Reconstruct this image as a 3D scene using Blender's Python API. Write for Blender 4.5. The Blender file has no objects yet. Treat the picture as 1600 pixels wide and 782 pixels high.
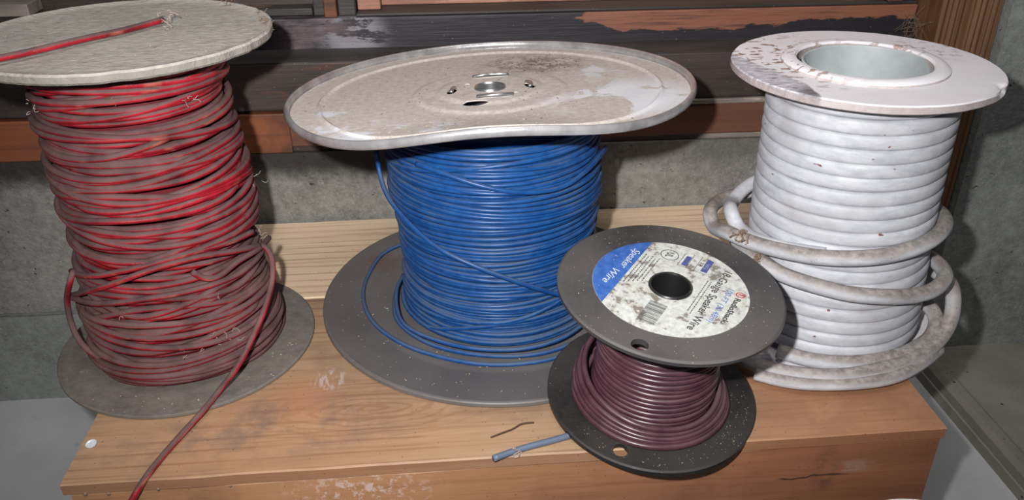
import bpy, bmesh, math, random
import numpy as np
from mathutils import Vector, Matrix, Quaternion

C = bpy.context.scene.collection
PI = math.pi
# routes of the loose strands, each in the local metres of its spool
PATHS = {
    'blue1': ((-0.0818, -0.021, 0.1276), (-0.0814, -0.0203, 0.1139), (-0.0764, -0.0324, 0.1028), (-0.0666, -0.0474, 0.0958), (-0.0411, -0.0702, 0.0815), (-0.0163, -0.0788, 0.072), (0.0082, -0.0788, 0.0608), (0.038, -0.0683, 0.0433), (0.0642, -0.0461, 0.0239)),
    'blue2': ((-0.0503, -0.0667, 0.1376), (-0.0404, -0.0731, 0.1368), (-0.008, -0.0817, 0.1285), (0.0172, -0.0785, 0.123), (0.0406, -0.0669, 0.1213), (0.0556, -0.0524, 0.1253), (0.0656, -0.0351, 0.1281), (0.0724, -0.0144, 0.1264)),
    'blue3': ((-0.0812, 0.0704, 0.008), (-0.0965, 0.056, 0.007), (-0.104, 0.0277, 0.0055), (-0.1045, -0.0057, 0.0055), (-0.0932, -0.0405, 0.0055), (-0.0718, -0.067, 0.0055), (-0.0439, -0.0845, 0.0055), (-0.0092, -0.0949, 0.0055), (0.0333, -0.0898, 0.0055), (0.065, -0.0704, 0.0055)),
    'blue4': ((-0.0728, 0.0144, 0.013), (-0.0775, -0.0045, 0.013), (-0.0749, -0.0355, 0.013), (-0.0669, -0.0585, 0.013), (-0.0486, -0.0742, 0.013), (-0.0178, -0.0872, 0.013), (0.0163, -0.0877, 0.013), (0.0425, -0.0755, 0.013), (0.0617, -0.054, 0.013)),
    'blue5': ((-0.0769, 0.0206, 0.0065), (-0.0796, -0.0077, 0.0065), (-0.0746, -0.0423, 0.0065), (-0.0587, -0.064, 0.0065), (-0.0356, -0.0794, 0.0065), (-0.0008, -0.0872, 0.0065), (0.0293, -0.0839, 0.0065), (0.0517, -0.0716, 0.0065)),
    'bluetail': ((-0.0033, -0.1801, 0.0022), (0.0055, -0.175, 0.0018), (0.0149, -0.1708, 0.0018), (0.0282, -0.166, 0.0018), (0.0417, -0.1606, 0.0018), (0.0577, -0.1523, 0.0018), (0.073, -0.137, 0.0018)),
    'redtail': ((0.0574, -0.0066, 0.0787), (0.0614, -0.0009, 0.0789), (0.0663, -0.002, 0.0737), (0.068, -0.0068, 0.0594), (0.0664, -0.0229, 0.047), (0.061, -0.0414, 0.0345), (0.0536, -0.0604, 0.0223), (0.04, -0.0671, 0.0065), (0.0367, -0.0801, 0.0055), (0.0298, -0.0984, 0.0035), (0.0234, -0.1189, 0.0022), (0.02, -0.1363, 0.0022), (0.0121, -0.1426, -0.009), (0.0045, -0.1463, -0.02), (-0.0132, -0.1367, -0.05)),
    'redA': ((-0.0513, -0.0299, 0.0745), (-0.0345, -0.0474, 0.0815), (-0.0211, -0.0545, 0.0855), (0.0057, -0.0579, 0.093), (0.0308, -0.0495, 0.0968), (0.0516, -0.0282, 0.0937), (0.0589, -0.0062, 0.0893)),
    'redB': ((-0.0541, -0.0323, 0.058), (-0.0145, -0.0581, 0.081), (0.0149, -0.0579, 0.092), (0.0376, -0.0466, 0.0933), (0.054, -0.0269, 0.0867), (0.0607, -0.0039, 0.0777)),
    'redC': ((-0.0552, -0.0332, 0.0571), (-0.0266, -0.0535, 0.065), (0.0072, -0.0591, 0.0719), (0.0337, -0.0492, 0.0723), (0.0521, -0.0296, 0.0706), (0.0589, -0.0123, 0.0709), (0.0604, 0.0032, 0.0709)),
    'redD': ((-0.0592, -0.0091, 0.0643), (-0.0435, -0.0438, 0.0799), (-0.048, -0.0437, 0.0706), (-0.0573, -0.0349, 0.0539), (-0.0582, -0.0359, 0.0393), (-0.0511, -0.043, 0.0272), (-0.0381, -0.0453, 0.0156), (-0.0115, -0.0582, 0.0158), (0.0184, -0.06, 0.0159), (0.0435, -0.0466, 0.0147), (0.0539, -0.0132, 0.0092), (0.0582, 0.0219, 0.0088), (0.0512, 0.0467, 0.0114), (0.0414, 0.0608, 0.0142)),
    'redE': ((-0.0646, -0.0132, 0.0056), (-0.05, -0.0328, 0.0059), (-0.0291, -0.0514, 0.0062), (-0.0078, -0.0571, 0.0063), (0.0222, -0.0522, 0.0063), (0.0505, -0.0314, 0.006), (0.0594, -0.0144, 0.0058), (0.0618, 0.0145, 0.0054), (0.0557, 0.0362, 0.0051)),
    'redF': ((0.0334, -0.0504, 0.0853), (0.038, -0.0472, 0.0779), (0.0459, -0.0398, 0.0753), (0.0513, -0.0327, 0.0794), (0.0603, -0.0105, 0.0775), (0.0614, 0.0032, 0.0748), (0.0598, 0.0206, 0.0703)),
    'redtop': ((-0.051, -0.0696, 0.2193), (-0.0368, -0.0597, 0.2193), (-0.0245, -0.0444, 0.2193), (-0.0102, -0.0229, 0.2193), (0.0065, -0.0024, 0.2193), (0.0139, 0.0123, 0.2193), (0.0183, 0.0199, 0.2193)),
    'whA': ((-0.0311, 0.0577, 0.0812), (-0.0441, 0.0624, 0.074), (-0.0562, 0.0588, 0.0726), (-0.0683, 0.0511, 0.0717), (-0.081, 0.0218, 0.0753), (-0.0793, 0.0164, 0.0695), (-0.0757, -0.0119, 0.0788), (-0.0665, -0.0231, 0.0785), (-0.044, -0.048, 0.083), (-0.0244, -0.0597, 0.0859), (0.0007, -0.0641, 0.089), (0.0258, -0.0583, 0.0918), (0.0449, -0.0453, 0.0935), (0.056, -0.0311, 0.0942), (0.0633, -0.0084, 0.0911), (0.0634, 0.0164, 0.0857)),
    'whB': ((-0.0248, 0.0598, 0.0905), (-0.0426, 0.0526, 0.0868), (-0.0542, 0.0451, 0.0831), (-0.061, 0.0389, 0.0775), (-0.0708, 0.0049, 0.0852), (-0.0678, 0.0009, 0.0779), (-0.0621, -0.0189, 0.0786), (-0.0491, -0.0384, 0.0815), (-0.0263, -0.0541, 0.0849)),
    'whC': ((-0.068, -0.0043, 0.0693), (-0.0585, -0.0339, 0.0696), (-0.05, -0.045, 0.0669), (-0.0353, -0.0569, 0.0664), (-0.0148, -0.065, 0.0641), (0.0075, -0.066, 0.0618), (0.0349, -0.0565, 0.0565), (0.052, -0.0476, 0.056), (0.0626, -0.0365, 0.0585), (0.0653, -0.0195, 0.0583), (0.0654, 0.0039, 0.0536)),
    'whD': ((0.0733, -0.0057, 0.0436), (0.0785, -0.0126, 0.042), (0.0767, -0.0258, 0.0404), (0.0774, -0.03, 0.0313), (0.0753, -0.0352, 0.0214), (0.0644, -0.0454, 0.0134), (0.0433, -0.0604, 0.0104), (0.0156, -0.0723, 0.0103), (-0.0132, -0.0784, 0.0101), (-0.0406, -0.0749, 0.0098), (-0.0625, -0.0646, 0.0094), (-0.0748, -0.0461, 0.009)),
    'whE': ((0.0642, -0.0139, 0.0253), (0.0657, -0.0257, 0.0266), (0.0682, -0.0318, 0.0212), (0.0609, -0.0422, 0.0143), (0.0436, -0.0538, 0.0123), (0.0236, -0.062, 0.0112), (-0.0054, -0.0661, 0.011), (-0.0275, -0.0613, 0.0107), (-0.0446, -0.052, 0.0114)),
    'whF': ((0.0665, -0.0459, 0.0074), (0.0474, -0.0621, 0.0075), (0.0201, -0.078, 0.0075), (-0.0183, -0.083, 0.0071), (-0.0456, -0.0796, 0.0068), (-0.0637, -0.0709, 0.0065)),
    'blk1': ((-0.0397, 0.0402, 0.0045), (-0.0469, 0.0268, 0.0045), (-0.0504, 0.0094, 0.0045), (-0.0482, -0.0128, 0.0045), (-0.0379, -0.0309, 0.0045), (-0.0219, -0.0419, 0.0045), (-0.0053, -0.0443, 0.0045), (0.0123, -0.0397, 0.0045), (0.0296, -0.0286, 0.0045), (0.0427, -0.0123, 0.0045), (0.0486, 0.0046, 0.0045)),
    'blk2': ((-0.0347, 0.0415, 0.012), (-0.0433, 0.0285, 0.012), (-0.0487, 0.0132, 0.012), (-0.0465, -0.0067, 0.012), (-0.0345, -0.0276, 0.012), (-0.0189, -0.0397, 0.012), (-0.0024, -0.0426, 0.012), (0.0154, -0.037, 0.012), (0.0308, -0.0252, 0.012), (0.0426, -0.006, 0.012), (0.046, 0.0025, 0.012)),
}


# ------------------------------------------------------------------ helpers
def srgb(r, g, b):
    def f(c):
        c /= 255.0
        return c / 12.92 if c <= 0.04045 else ((c + 0.055) / 1.055) ** 2.4
    return (f(r), f(g), f(b), 1.0)

def mesh_obj(name, verts, faces, mat=None, parent=None, smooth=True):
    me = bpy.data.meshes.new(name)
    me.from_pydata([tuple(v) for v in verts], [], [tuple(f) for f in faces])
    me.validate(); me.update()
    if smooth:
        me.polygons.foreach_set('use_smooth', [True] * len(me.polygons))
    o = bpy.data.objects.new(name, me)
    C.objects.link(o)
    if mat: me.materials.append(mat)
    if parent: o.parent = parent
    return o

def sharp(o, ang=35):
    o.data.set_sharp_from_angle(angle=math.radians(ang))
    return o

def bm_obj(name, bm, mat=None, parent=None, smooth=False):
    me = bpy.data.meshes.new(name)
    bmesh.ops.recalc_face_normals(bm, faces=bm.faces)
    bm.to_mesh(me); bm.free()
    if smooth:
        me.polygons.foreach_set('use_smooth', [True] * len(me.polygons))
    o = bpy.data.objects.new(name, me); C.objects.link(o)
    if mat: me.materials.append(mat)
    if parent: o.parent = parent
    return o

def empty(name, loc, quat=None):
    o = bpy.data.objects.new(name, None); C.objects.link(o)
    o.empty_display_size = .02
    o.location = loc
    if quat: o.rotation_mode = 'QUATERNION'; o.rotation_quaternion = quat
    return o

def tag(o, label, cat, group=None, kind=None):
    if label: o['label'] = label
    if cat: o['category'] = cat
    if group: o['group'] = group
    if kind: o['kind'] = kind
    return o

def struct(o, label=None, cat=None):
    o['kind'] = 'structure'
    if label: o['label'] = label
    if cat: o['category'] = cat
    return o

def lathe(name, prof, mat, parent=None, seg=160, smooth=True, ang=30):
    """closed profile of (r, z) turned about z"""
    V = []; F = []; n = len(prof)
    for i in range(seg):
        a = 2 * PI * i / seg
        for r, z in prof: V.append((r * math.cos(a), r * math.sin(a), z))
    for i in range(seg):
        j = (i + 1) % seg
        for k in range(n):
            l = (k + 1) % n
            F.append((i * n + k, j * n + k, j * n + l, i * n + l))
    o = mesh_obj(name, V, F, mat, parent, smooth)
    bm = bmesh.new(); bm.from_mesh(o.data); bmesh.ops.recalc_face_normals(bm, faces=bm.faces); bm.to_mesh(o.data); bm.free()
    if smooth: sharp(o, ang)
    return o

def cut(o, cutters):
    for c in cutters:
        c.parent = o.parent
        m = o.modifiers.new('b', 'BOOLEAN'); m.operation = 'DIFFERENCE'; m.object = c; m.solver = 'EXACT'
    bpy.context.view_layer.update()
    dg = bpy.context.evaluated_depsgraph_get()
    me = bpy.data.meshes.new_from_object(o.evaluated_get(dg))
    o.modifiers.clear()
    old = o.data; o.data = me; me.name = old.name
    for c in cutters: bpy.data.objects.remove(c)
    o.data.set_sharp_from_angle(angle=math.radians(30))

def cutter(x, y, rx, ry=None, rot=0, h=.03, z=0):
    ry = ry or rx
    V = []; F = []; n = 32
    for zz in (-h, h):
        for i in range(n):
            a = 2 * PI * i / n; px, py = rx * math.cos(a), ry * math.sin(a)
            V.append((x + px * math.cos(rot) - py * math.sin(rot), y + px * math.sin(rot) + py * math.cos(rot), z + zz))
    for i in range(n): j = (i + 1) % n; F.append((i, j, n + j, n + i))
    F.append(tuple(range(n - 1, -1, -1))); F.append(tuple(range(n, 2 * n)))
    return mesh_obj('cut', V, F, smooth=False)

def smooth_path(pts, step=.0025, closed=False):
    P = np.array(pts, float)
    n = len(P)
    E = np.vstack([2 * P[0] - P[1], P, 2 * P[-1] - P[-2]])
    out = []
    for i in range(n - 1):
        p0, p1, p2, p3 = E[i], E[i + 1], E[i + 2], E[i + 3]
        d = np.linalg.norm(p2 - p1); k = max(2, int(d / step))
        # centripetal knots
        t0 = 0; t1 = t0 + max(1e-6, np.linalg.norm(p1 - p0)) ** .5; t2 = t1 + max(1e-6, d) ** .5; t3 = t2 + max(1e-6, np.linalg.norm(p3 - p2)) ** .5
        for j in range(k):
            t = t1 + (t2 - t1) * j / k
            A1 = (t1 - t) / (t1 - t0) * p0 + (t - t0) / (t1 - t0) * p1
            A2 = (t2 - t) / (t2 - t1) * p1 + (t - t1) / (t2 - t1) * p2
            A3 = (t3 - t) / (t3 - t2) * p2 + (t - t2) / (t3 - t2) * p3
            B1 = (t2 - t) / (t2 - t0) * A1 + (t - t0) / (t2 - t0) * A2
            B2 = (t3 - t) / (t3 - t1) * A2 + (t - t1) / (t3 - t1) * A3
            out.append((t2 - t) / (t2 - t1) * B1 + (t - t1) / (t2 - t1) * B2)
    out.append(P[-1])
    # soften
    Q = np.array(out)
    for _ in range(6):
        Q[1:-1] = .25 * Q[:-2] + .5 * Q[1:-1] + .25 * Q[2:]
    return Q

def tube_data(P, rad, n=8, flat=1.0, ref=True, base=0, pw=1.0):
    """sweep; flat < 1 squeezes the radial direction; returns verts, faces with caps"""
    P = np.asarray(P, float); N = len(P)
    T = np.gradient(P, axis=0); T /= np.linalg.norm(T, axis=1)[:, None] + 1e-12
    if ref:
        Bz = np.tile([0, 0, 1.0], (N, 1))
        R = np.cross(T, Bz); R /= np.linalg.norm(R, axis=1)[:, None] + 1e-12
        U = np.cross(R, T)
    else:
        R = np.zeros((N, 3)); a = np.array([0, 0, 1.0]) if abs(T[0][2]) < .9 else np.array([1.0, 0, 0])
        r = np.cross(T[0], a); r /= np.linalg.norm(r)
        for i in range(N):
            r = r - (r @ T[i]) * T[i]; r /= np.linalg.norm(r); R[i] = r
        U = np.cross(R, T)
    rr = np.broadcast_to(np.asarray(rad, float), (N,))
    V = np.zeros((N, n, 3))
    for k in range(n):
        a = 2 * PI * k / n
        ca, sa = math.cos(a), math.sin(a)
        ca = math.copysign(abs(ca) ** pw, ca); sa = math.copysign(abs(sa) ** pw, sa)
        V[:, k] = P + (R * ca * flat + U * sa) * rr[:, None]
    F = []
    for i in range(N - 1):
        b = base + i * n
        for k in range(n):
            l = (k + 1) % n
            F.append((b + k, b + l, b + n + l, b + n + k))
    F.append(tuple(base + k for k in range(n - 1, -1, -1)))
    F.append(tuple(base + (N - 1) * n + k for k in range(n)))
    return V.reshape(-1, 3), F

def tubes(name, paths, rad, mat, parent=None, n=8, flat=1.0, ref=True, pw=1.0):
    V = []; F = []; b = 0
    for i, P in enumerate(paths):
        r = rad[i] if isinstance(rad, list) else rad
        v, f = tube_data(P, r, n, flat, ref, b, pw)
        V.append(v); F += f; b += len(v)
    V = np.vstack(V)
    me = bpy.data.meshes.new(name)
    me.from_pydata(V.tolist(), [], F); me.update()
    me.polygons.foreach_set('use_smooth', [True] * len(me.polygons))
    o = bpy.data.objects.new(name, me); C.objects.link(o)
    me.materials.append(mat)
    if parent: o.parent = parent
    return o

class Wob:
    """smooth periodic-free 1-D noise"""
    def __init__(s, rng, n=400): s.v = rng.normal(size=n); s.n = n
    def __call__(s, x):
        x = np.mod(x, s.n - 1); i = np.floor(x).astype(int); f = x - i; f = f * f * (3 - 2 * f)
        return s.v[i] * (1 - f) + s.v[i + 1] * f

def box(bm, x0, x1, y0, y1, z0, z1, bev=0, jit=0, rng=None):
    vs = [bm.verts.new((x, y, z)) for x in (x0, x1) for y in (y0, y1) for z in (z0, z1)]
    idx = [(0, 1, 3, 2), (4, 6, 7, 5), (0, 4, 5, 1), (2, 3, 7, 6), (0, 2, 6, 4), (1, 5, 7, 3)]
    fs = [bm.faces.new([vs[i] for i in f]) for f in idx]
    if bev:
        es = list({e for f in fs for e in f.edges})
        bmesh.ops.bevel(bm, geom=es, offset=bev, segments=2, affect='EDGES', profile=.5)

# ------------------------------------------------------------------ node helper
class NT:
    def __init__(s, name, rough=.6, metal=0, spec=.5):
        s.m = bpy.data.materials.new(name); s.m.use_nodes = True
        s.t = s.m.node_tree; s.b = s.t.nodes['Principled BSDF']
        s.b.inputs['Roughness'].default_value = rough; s.b.inputs['Metallic'].default_value = metal
        s.b.inputs['Specular IOR Level'].default_value = spec
        s.tc = s.t.nodes.new('ShaderNodeTexCoord'); s.obj = s.tc.outputs['Object']
    def link(s, a, b): s.t.links.new(a, b)
    def inp(s, sock, v):
        if hasattr(v, 'is_output') or isinstance(v, bpy.types.NodeSocket): s.link(v, sock)
        else: sock.default_value = v
    def map(s, scale=(1, 1, 1), loc=(0, 0, 0), rot=(0, 0, 0), src=None):
        n = s.t.nodes.new('ShaderNodeMapping'); n.inputs['Scale'].default_value = scale
        n.inputs['Location'].default_value = loc; n.inputs['Rotation'].default_value = rot
        s.link(src or s.obj, n.inputs['Vector']); return n.outputs[0]
    def noise(s, scale, detail=3, rough=.55, src=None, dist=0):
        n = s.t.nodes.new('ShaderNodeTexNoise'); n.inputs['Scale'].default_value = scale
        n.inputs['Detail'].default_value = detail; n.inputs['Roughness'].default_value = rough
        n.inputs['Distortion'].default_value = dist
        s.link(src or s.obj, n.inputs['Vector']); return n.outputs['Fac']
    def voro(s, scale, src=None, feature='F1', out='Distance'):
        n = s.t.nodes.new('ShaderNodeTexVoronoi'); n.inputs['Scale'].default_value = scale; n.feature = feature
        s.link(src or s.obj, n.inputs['Vector']); return n.outputs[out]
    def wave(s, scale, dist=2, detail=2, src=None, dirn='Y', kind='BANDS', dscale=1):
        n = s.t.nodes.new('ShaderNodeTexWave'); n.wave_type = kind
        if kind == 'BANDS': n.bands_direction = dirn
        n.inputs['Scale'].default_value = scale; n.inputs['Distortion'].default_value = dist
        n.inputs['Detail'].default_value = detail; n.inputs['Detail Scale'].default_value = dscale
        s.link(src or s.obj, n.inputs['Vector']); return n.outputs['Fac']
    def ramp(s, fac, stops):
        n = s.t.nodes.new('ShaderNodeValToRGB'); e = n.color_ramp.elements
        while len(e) > 1: e.remove(e[-1])
        e[0].position = stops[0][0]; e[0].color = stops[0][1]
        for p, c in stops[1:]:
            x = e.new(p); x.color = c
        s.link(fac, n.inputs[0]); return n.outputs[0]
    def step(s, fac, a, b, to0=0., to1=1.):
        n = s.t.nodes.new('ShaderNodeMapRange'); n.interpolation_type = 'SMOOTHSTEP'
        n.inputs['From Min'].default_value = a; n.inputs['From Max'].default_value = b
        n.inputs['To Min'].default_value = to0; n.inputs['To Max'].default_value = to1
        s.link(fac, n.inputs['Value']); return n.outputs[0]
    def mix(s, fac, a, b, mode='MIX'):
        n = s.t.nodes.new('ShaderNodeMix'); n.data_type = 'RGBA'; n.blend_type = mode
        s.inp(n.inputs[0], fac); s.inp(n.inputs[6], a); s.inp(n.inputs[7], b); return n.outputs[2]
    def math(s, op, a, b=0., c=None):
        n = s.t.nodes.new('ShaderNodeMath'); n.operation = op
        s.inp(n.inputs[0], a); s.inp(n.inputs[1], b)
        if c is not None: s.inp(n.inputs[2], c)
        return n.outputs[0]
    def mul(s, *a):
        r = a[0]
        for x in a[1:]: r = s.math('MULTIPLY', r, x)
        return r
    def xyz(s, src=None):
        n = s.t.nodes.new('ShaderNodeSeparateXYZ'); s.link(src or s.obj, n.inputs[0]); return n.outputs
    def normal_z(s):
        g = s.t.nodes.new('ShaderNodeNewGeometry'); n = s.t.nodes.new('ShaderNodeSeparateXYZ')
        s.link(g.outputs['Normal'], n.inputs[0]); return n.outputs[2]
    def near(s, c, r, soft=.5, src=None, scale=(1, 1, 1)):
        """1 inside a blob around point c of radius r"""
        n = s.t.nodes.new('ShaderNodeVectorMath'); n.operation = 'SUBTRACT'
        s.link(src or s.obj, n.inputs[0]); n.inputs[1].default_value = c
        k = s.t.nodes.new('ShaderNodeVectorMath'); k.operation = 'MULTIPLY'; s.link(n.outputs[0], k.inputs[0]); k.inputs[1].default_value = scale
        l = s.t.nodes.new('ShaderNodeVectorMath'); l.operation = 'LENGTH'; s.link(k.outputs[0], l.inputs[0])
        return s.step(l.outputs['Value'], r * (1 - soft), r * (1 + soft), 1., 0.)
    def bump(s, h, strength=.3, dist=.001, prev=None):
        n = s.t.nodes.new('ShaderNodeBump'); n.inputs['Strength'].default_value = strength; n.inputs['Distance'].default_value = dist
        s.link(h, n.inputs['Height'])
        if prev: s.link(prev, n.inputs['Normal'])
        return n.outputs[0]
    def out(s, col=None, rough=None, normal=None, metal=None):
        if col is not None: s.inp(s.b.inputs['Base Color'], col)
        if rough is not None: s.inp(s.b.inputs['Roughness'], rough)
        if metal is not None: s.inp(s.b.inputs['Metallic'], metal)
        if normal is not None: s.link(normal, s.b.inputs['Normal'])
        return s.m

# ------------------------------------------------------------------ materials
def m_red(low=.25, bias=0., name='red_braided_wire'):
    s = NT(name, .55)
    n1 = s.noise(28, 4); n2 = s.noise(60, 2); n3 = s.noise(55, 2, src=s.map(loc=(3, 1, 2)))
    red = s.ramp(n2, [(.3, srgb(110, 8, 22)), (.5, srgb(160, 14, 34)), (.72, srgb(190, 30, 46))])
    red = s.mix(s.step(n3, .58, .72, 0, .6), red, srgb(190, 112, 92))
    dust = s.ramp(n2, [(.3, srgb(80, 60, 60)), (.7, srgb(108, 86, 85))])
    nz = s.normal_z(); z = s.xyz()[2]
    lowz = s.step(z, .02, .12, low, 0.)
    n1 = s.noise(11, 3, .5, src=s.map(scale=(1, 1, 3)))
    k = s.math('ADD', s.math('ADD', s.mul(nz, .62), s.mul(n1, 1.5)), lowz)
    k = s.math('ADD', k, s.math('ADD', s.mul(n2, .12), bias))
    dm = s.step(k, .80, 1.08, .06, .95)
    col = s.mix(dm, red, dust)
    br = s.wave(900, 2, 1, dirn='DIAGONAL')
    nb = s.bump(s.noise(900, 2), .5, .0006, s.bump(br, .35, .0004))
    return s.out(col, s.step(dm, 0, 1, .42, .85), nb)

def m_blue():
    s = NT('blue_insulated_wire', .35, 0, .35)
    n1 = s.noise(22, 4); n2 = s.noise(160, 3)
    blue = s.ramp(n2, [(.3, srgb(16, 62, 120)), (.7, srgb(28, 80, 142))])
    dust = srgb(80, 96, 118)
    z = s.xyz()[2]
    k = s.math('ADD', s.mul(s.normal_z(), .55), s.mul(n1, 1.2))
    k = s.math('ADD', k, s.step(z, .0, .05, .2, 0))
    dm = s.step(k, .82, 1.3, .0, .8)
    return s.out(s.mix(dm, blue, dust), s.step(dm, 0, .6, .36, .7), s.bump(n2, .12, .0006))

def m_brown():
    s = NT('maroon_speaker_wire', .38)
    n2 = s.noise(120, 3); n1 = s.noise(25, 3)
    c = s.ramp(n2, [(.3, srgb(62, 36, 46)), (.7, srgb(84, 52, 62))])
    k = s.math('ADD', s.mul(s.normal_z(), .5), s.mul(n1, 1.1))
    dm = s.step(k, .7, 1.25, 0, .55)
    return s.out(s.mix(dm, c, srgb(110, 88, 90)), s.step(dm, 0, .5, .33, .6), s.bump(n2, .1, .0005))

def m_white(dirty):
    s = NT('white_cable_dirty' if dirty else 'white_cable', .5)
    n1 = s.noise(18, 5, .6); n2 = s.noise(220, 4, .65); n3 = s.noise(60, 5, .7, src=s.map(scale=(1, 1, 3)))
    c = s.ramp(n3, [(.3, srgb(176, 178, 186)), (.6, srgb(206, 208, 214))])
    nz = s.normal_z()
    if dirty:
        k = s.math('ADD', s.mul(nz, .5), s.math('ADD', s.mul(n1, .8), s.mul(n2, .5)))
        dm = s.step(k, .60, 1.05, .1, .95)
        c = s.mix(dm, c, s.ramp(n2, [(.35, srgb(116, 106, 100)), (.65, srgb(164, 156, 152))]))
        sp = s.mul(s.step(s.voro(330), .16, .08), s.step(n1, .45, .6))
        c = s.mix(s.mul(sp, .8), c, srgb(80, 62, 50))
    else:
        dm = s.step(s.math('ADD', s.mul(n1, 1.0), s.mul(n3, .5)), .76, 1.0, 0, .5)
        c = s.mix(dm, c, srgb(150, 142, 142))
        k = s.mul(s.step(nz, .2, .8), s.step(n1, .4, .6))
        c = s.mix(s.mul(k, .35), c, srgb(140, 140, 146))
        sp = s.step(s.noise(95, 2, .5, src=s.map(scale=(1, 1, 2.5), loc=(2, 5, 1))), .735, .76)
        c = s.mix(sp, c, srgb(120, 84, 78))
    nb = s.bump(s.noise(45, 3), .5, .0015, s.bump(n2, .12, .0005))
    return s.out(c, .55, nb)

def m_wood(name, light, mid, dark, dirt, grain_axis='X', seed=0, scale=1.0, top=False, dirtk=.55, edge=False, face=False):
    s = NT(name, .62)
    sc = {'X': (2.2, 30, 30), 'Z': (30, 30, 2.2), 'Y': (30, 2.2, 30)}[grain_axis]
    v = s.map(scale=tuple(a * scale for a in sc), loc=(seed * 1.7, seed * 2.3, seed))
    g = s.noise(1.2, 5, .6, src=v, dist=.6)
    wv = s.wave(1.1, 5.5, 3, src=s.map(scale=tuple(a * scale * .9 for a in sc), loc=(seed, seed * .7, 0)), dirn={'X': 'Y', 'Z': 'X', 'Y': 'X'}[grain_axis], dscale=.6)
    fib = s.noise(9, 3, .7, src=v)
    fine = s.noise(3.2, 4, .65, src=s.map(scale=tuple(a * scale * 2.2 if a > 5 else a * scale for a in sc), loc=(seed, 2, seed)), dist=.4)
    c = s.ramp(g, [(.25, mid), (.75, light)])
    c = s.mix(s.step(fine, .5, .70, 0, .42), c, dark)
    c = s.mix(s.mul(s.step(wv, .84, .99), s.step(s.noise(14, 3), .35, .65, 0, .5)), c, dark)
    c = s.mix(s.mul(s.step(fib, .6, .8), .3), c, dark)
    big = s.noise(9, 5, .65, src=s.map(loc=(seed + 4, 1, seed)))
    c = s.mix(s.step(big, .52, .72, 0, dirtk), c, dirt)
    if top:
        kn = s.wave(52, 7, 3, src=s.map(scale=(.42, 1.5, 0), loc=(.055 * .42, -.050 * 1.5, 0)), kind='RINGS', dscale=1.2)
        kn_n = [q for q in s.t.nodes if q.bl_idname == 'ShaderNodeTexWave'][-1]; kn_n.rings_direction = 'Z'
        P = s.near((-.062, .050, 0), .034, .8, scale=(.55, 1.3, 0))
        c = s.mix(s.mul(P, s.step(kn, .55, .95, 0, .38)), c, dark)
        c = s.mix(s.mul(s.near((-.118, .030, 0), .05, .8, scale=(.5, 1.4, 0)), .3), c, srgb(176, 118, 78))
        sm = s.noise(26, 5, .7)
        P = s.near((-.100, .043, 0), .042, .8, scale=(.7, 1.6, 0))
        c = s.mix(s.mul(P, s.step(sm, .42, .62), .62), c, srgb(108, 94, 88))
        P = s.near((-.098, .064, 0), .017, .9, scale=(1, 1, 0))
        c = s.mix(s.mul(P, .55), c, srgb(184, 124, 92))
        P = s.near((.245, .040, 0), .060, .7, scale=(.8, 1.4, 0))
        scf = s.mul(s.near((-.084, .083, 0), .010, .6, scale=(1, 1, 0)), s.step(s.noise(90, 4, .7, src=s.map(scale=(2.5, .6, 1), rot=(0, 0, .5))), .5, .58))
        c = s.mix(s.mul(scf, .45), c, srgb(206, 200, 204))
        c = s.mix(s.mul(P, s.step(sm, .38, .6), .62), c, srgb(94, 82, 74))
        P = s.near((-.190, .020, 0), .05, .8, scale=(.7, 1.3, 0))
        c = s.mix(s.mul(P, s.step(sm, .45, .65), .4), c, srgb(116, 100, 90))
        right = s.step(s.xyz()[0], .05, .24, 0, .55)
        c = s.mix(right, c, srgb(168, 112, 76))
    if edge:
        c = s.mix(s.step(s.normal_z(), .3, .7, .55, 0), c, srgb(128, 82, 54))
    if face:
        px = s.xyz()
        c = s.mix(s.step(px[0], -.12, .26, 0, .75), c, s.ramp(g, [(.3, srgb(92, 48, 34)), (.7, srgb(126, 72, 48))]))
        w = s.mul(s.near((-.062, 0, -.022), .026, .6, scale=(.7, 0, 1.6)), s.step(s.noise(170, 4, .75), .5, .62))
        c = s.mix(s.mul(w, .6), c, srgb(206, 188, 184))
        w = s.mul(s.near((.240, 0, -.027), .010, .5, scale=(.7, 0, 2.2)), s.step(s.noise(60, 3), .4, .6))
        c = s.mix(s.mul(w, .5), c, srgb(150, 130, 118))
        cz = s.math('ABSOLUTE', s.math('ADD', s.math('ADD', px[2], .0335), s.mul(s.math('SUBTRACT', s.noise(45, 3), .5), .010)))
        w = s.mul(s.step(cz, .0009, .0003), s.step(px[0], .190, .198), s.step(px[0], .240, .228))
        c = s.mix(s.mul(w, .85), c, srgb(48, 28, 22))
        w = s.mul(s.near((.222, 0, -.030), .011, .7, scale=(1.6, 0, .7)), s.step(s.noise(50, 4, .7), .42, .6, 0, .6))
        c = s.mix(w, c, srgb(66, 46, 36))
    sp = s.mul(s.step(s.voro(150, src=s.map(scale=(1, 1, 1), loc=(seed, 0, 0))), .09, .05), .6)
    c = s.mix(sp, c, srgb(60, 42, 34))
    nb = s.bump(fib, .35, .0006, s.bump(g, .25, .001))
    return s.out(c, .6, nb)

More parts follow.
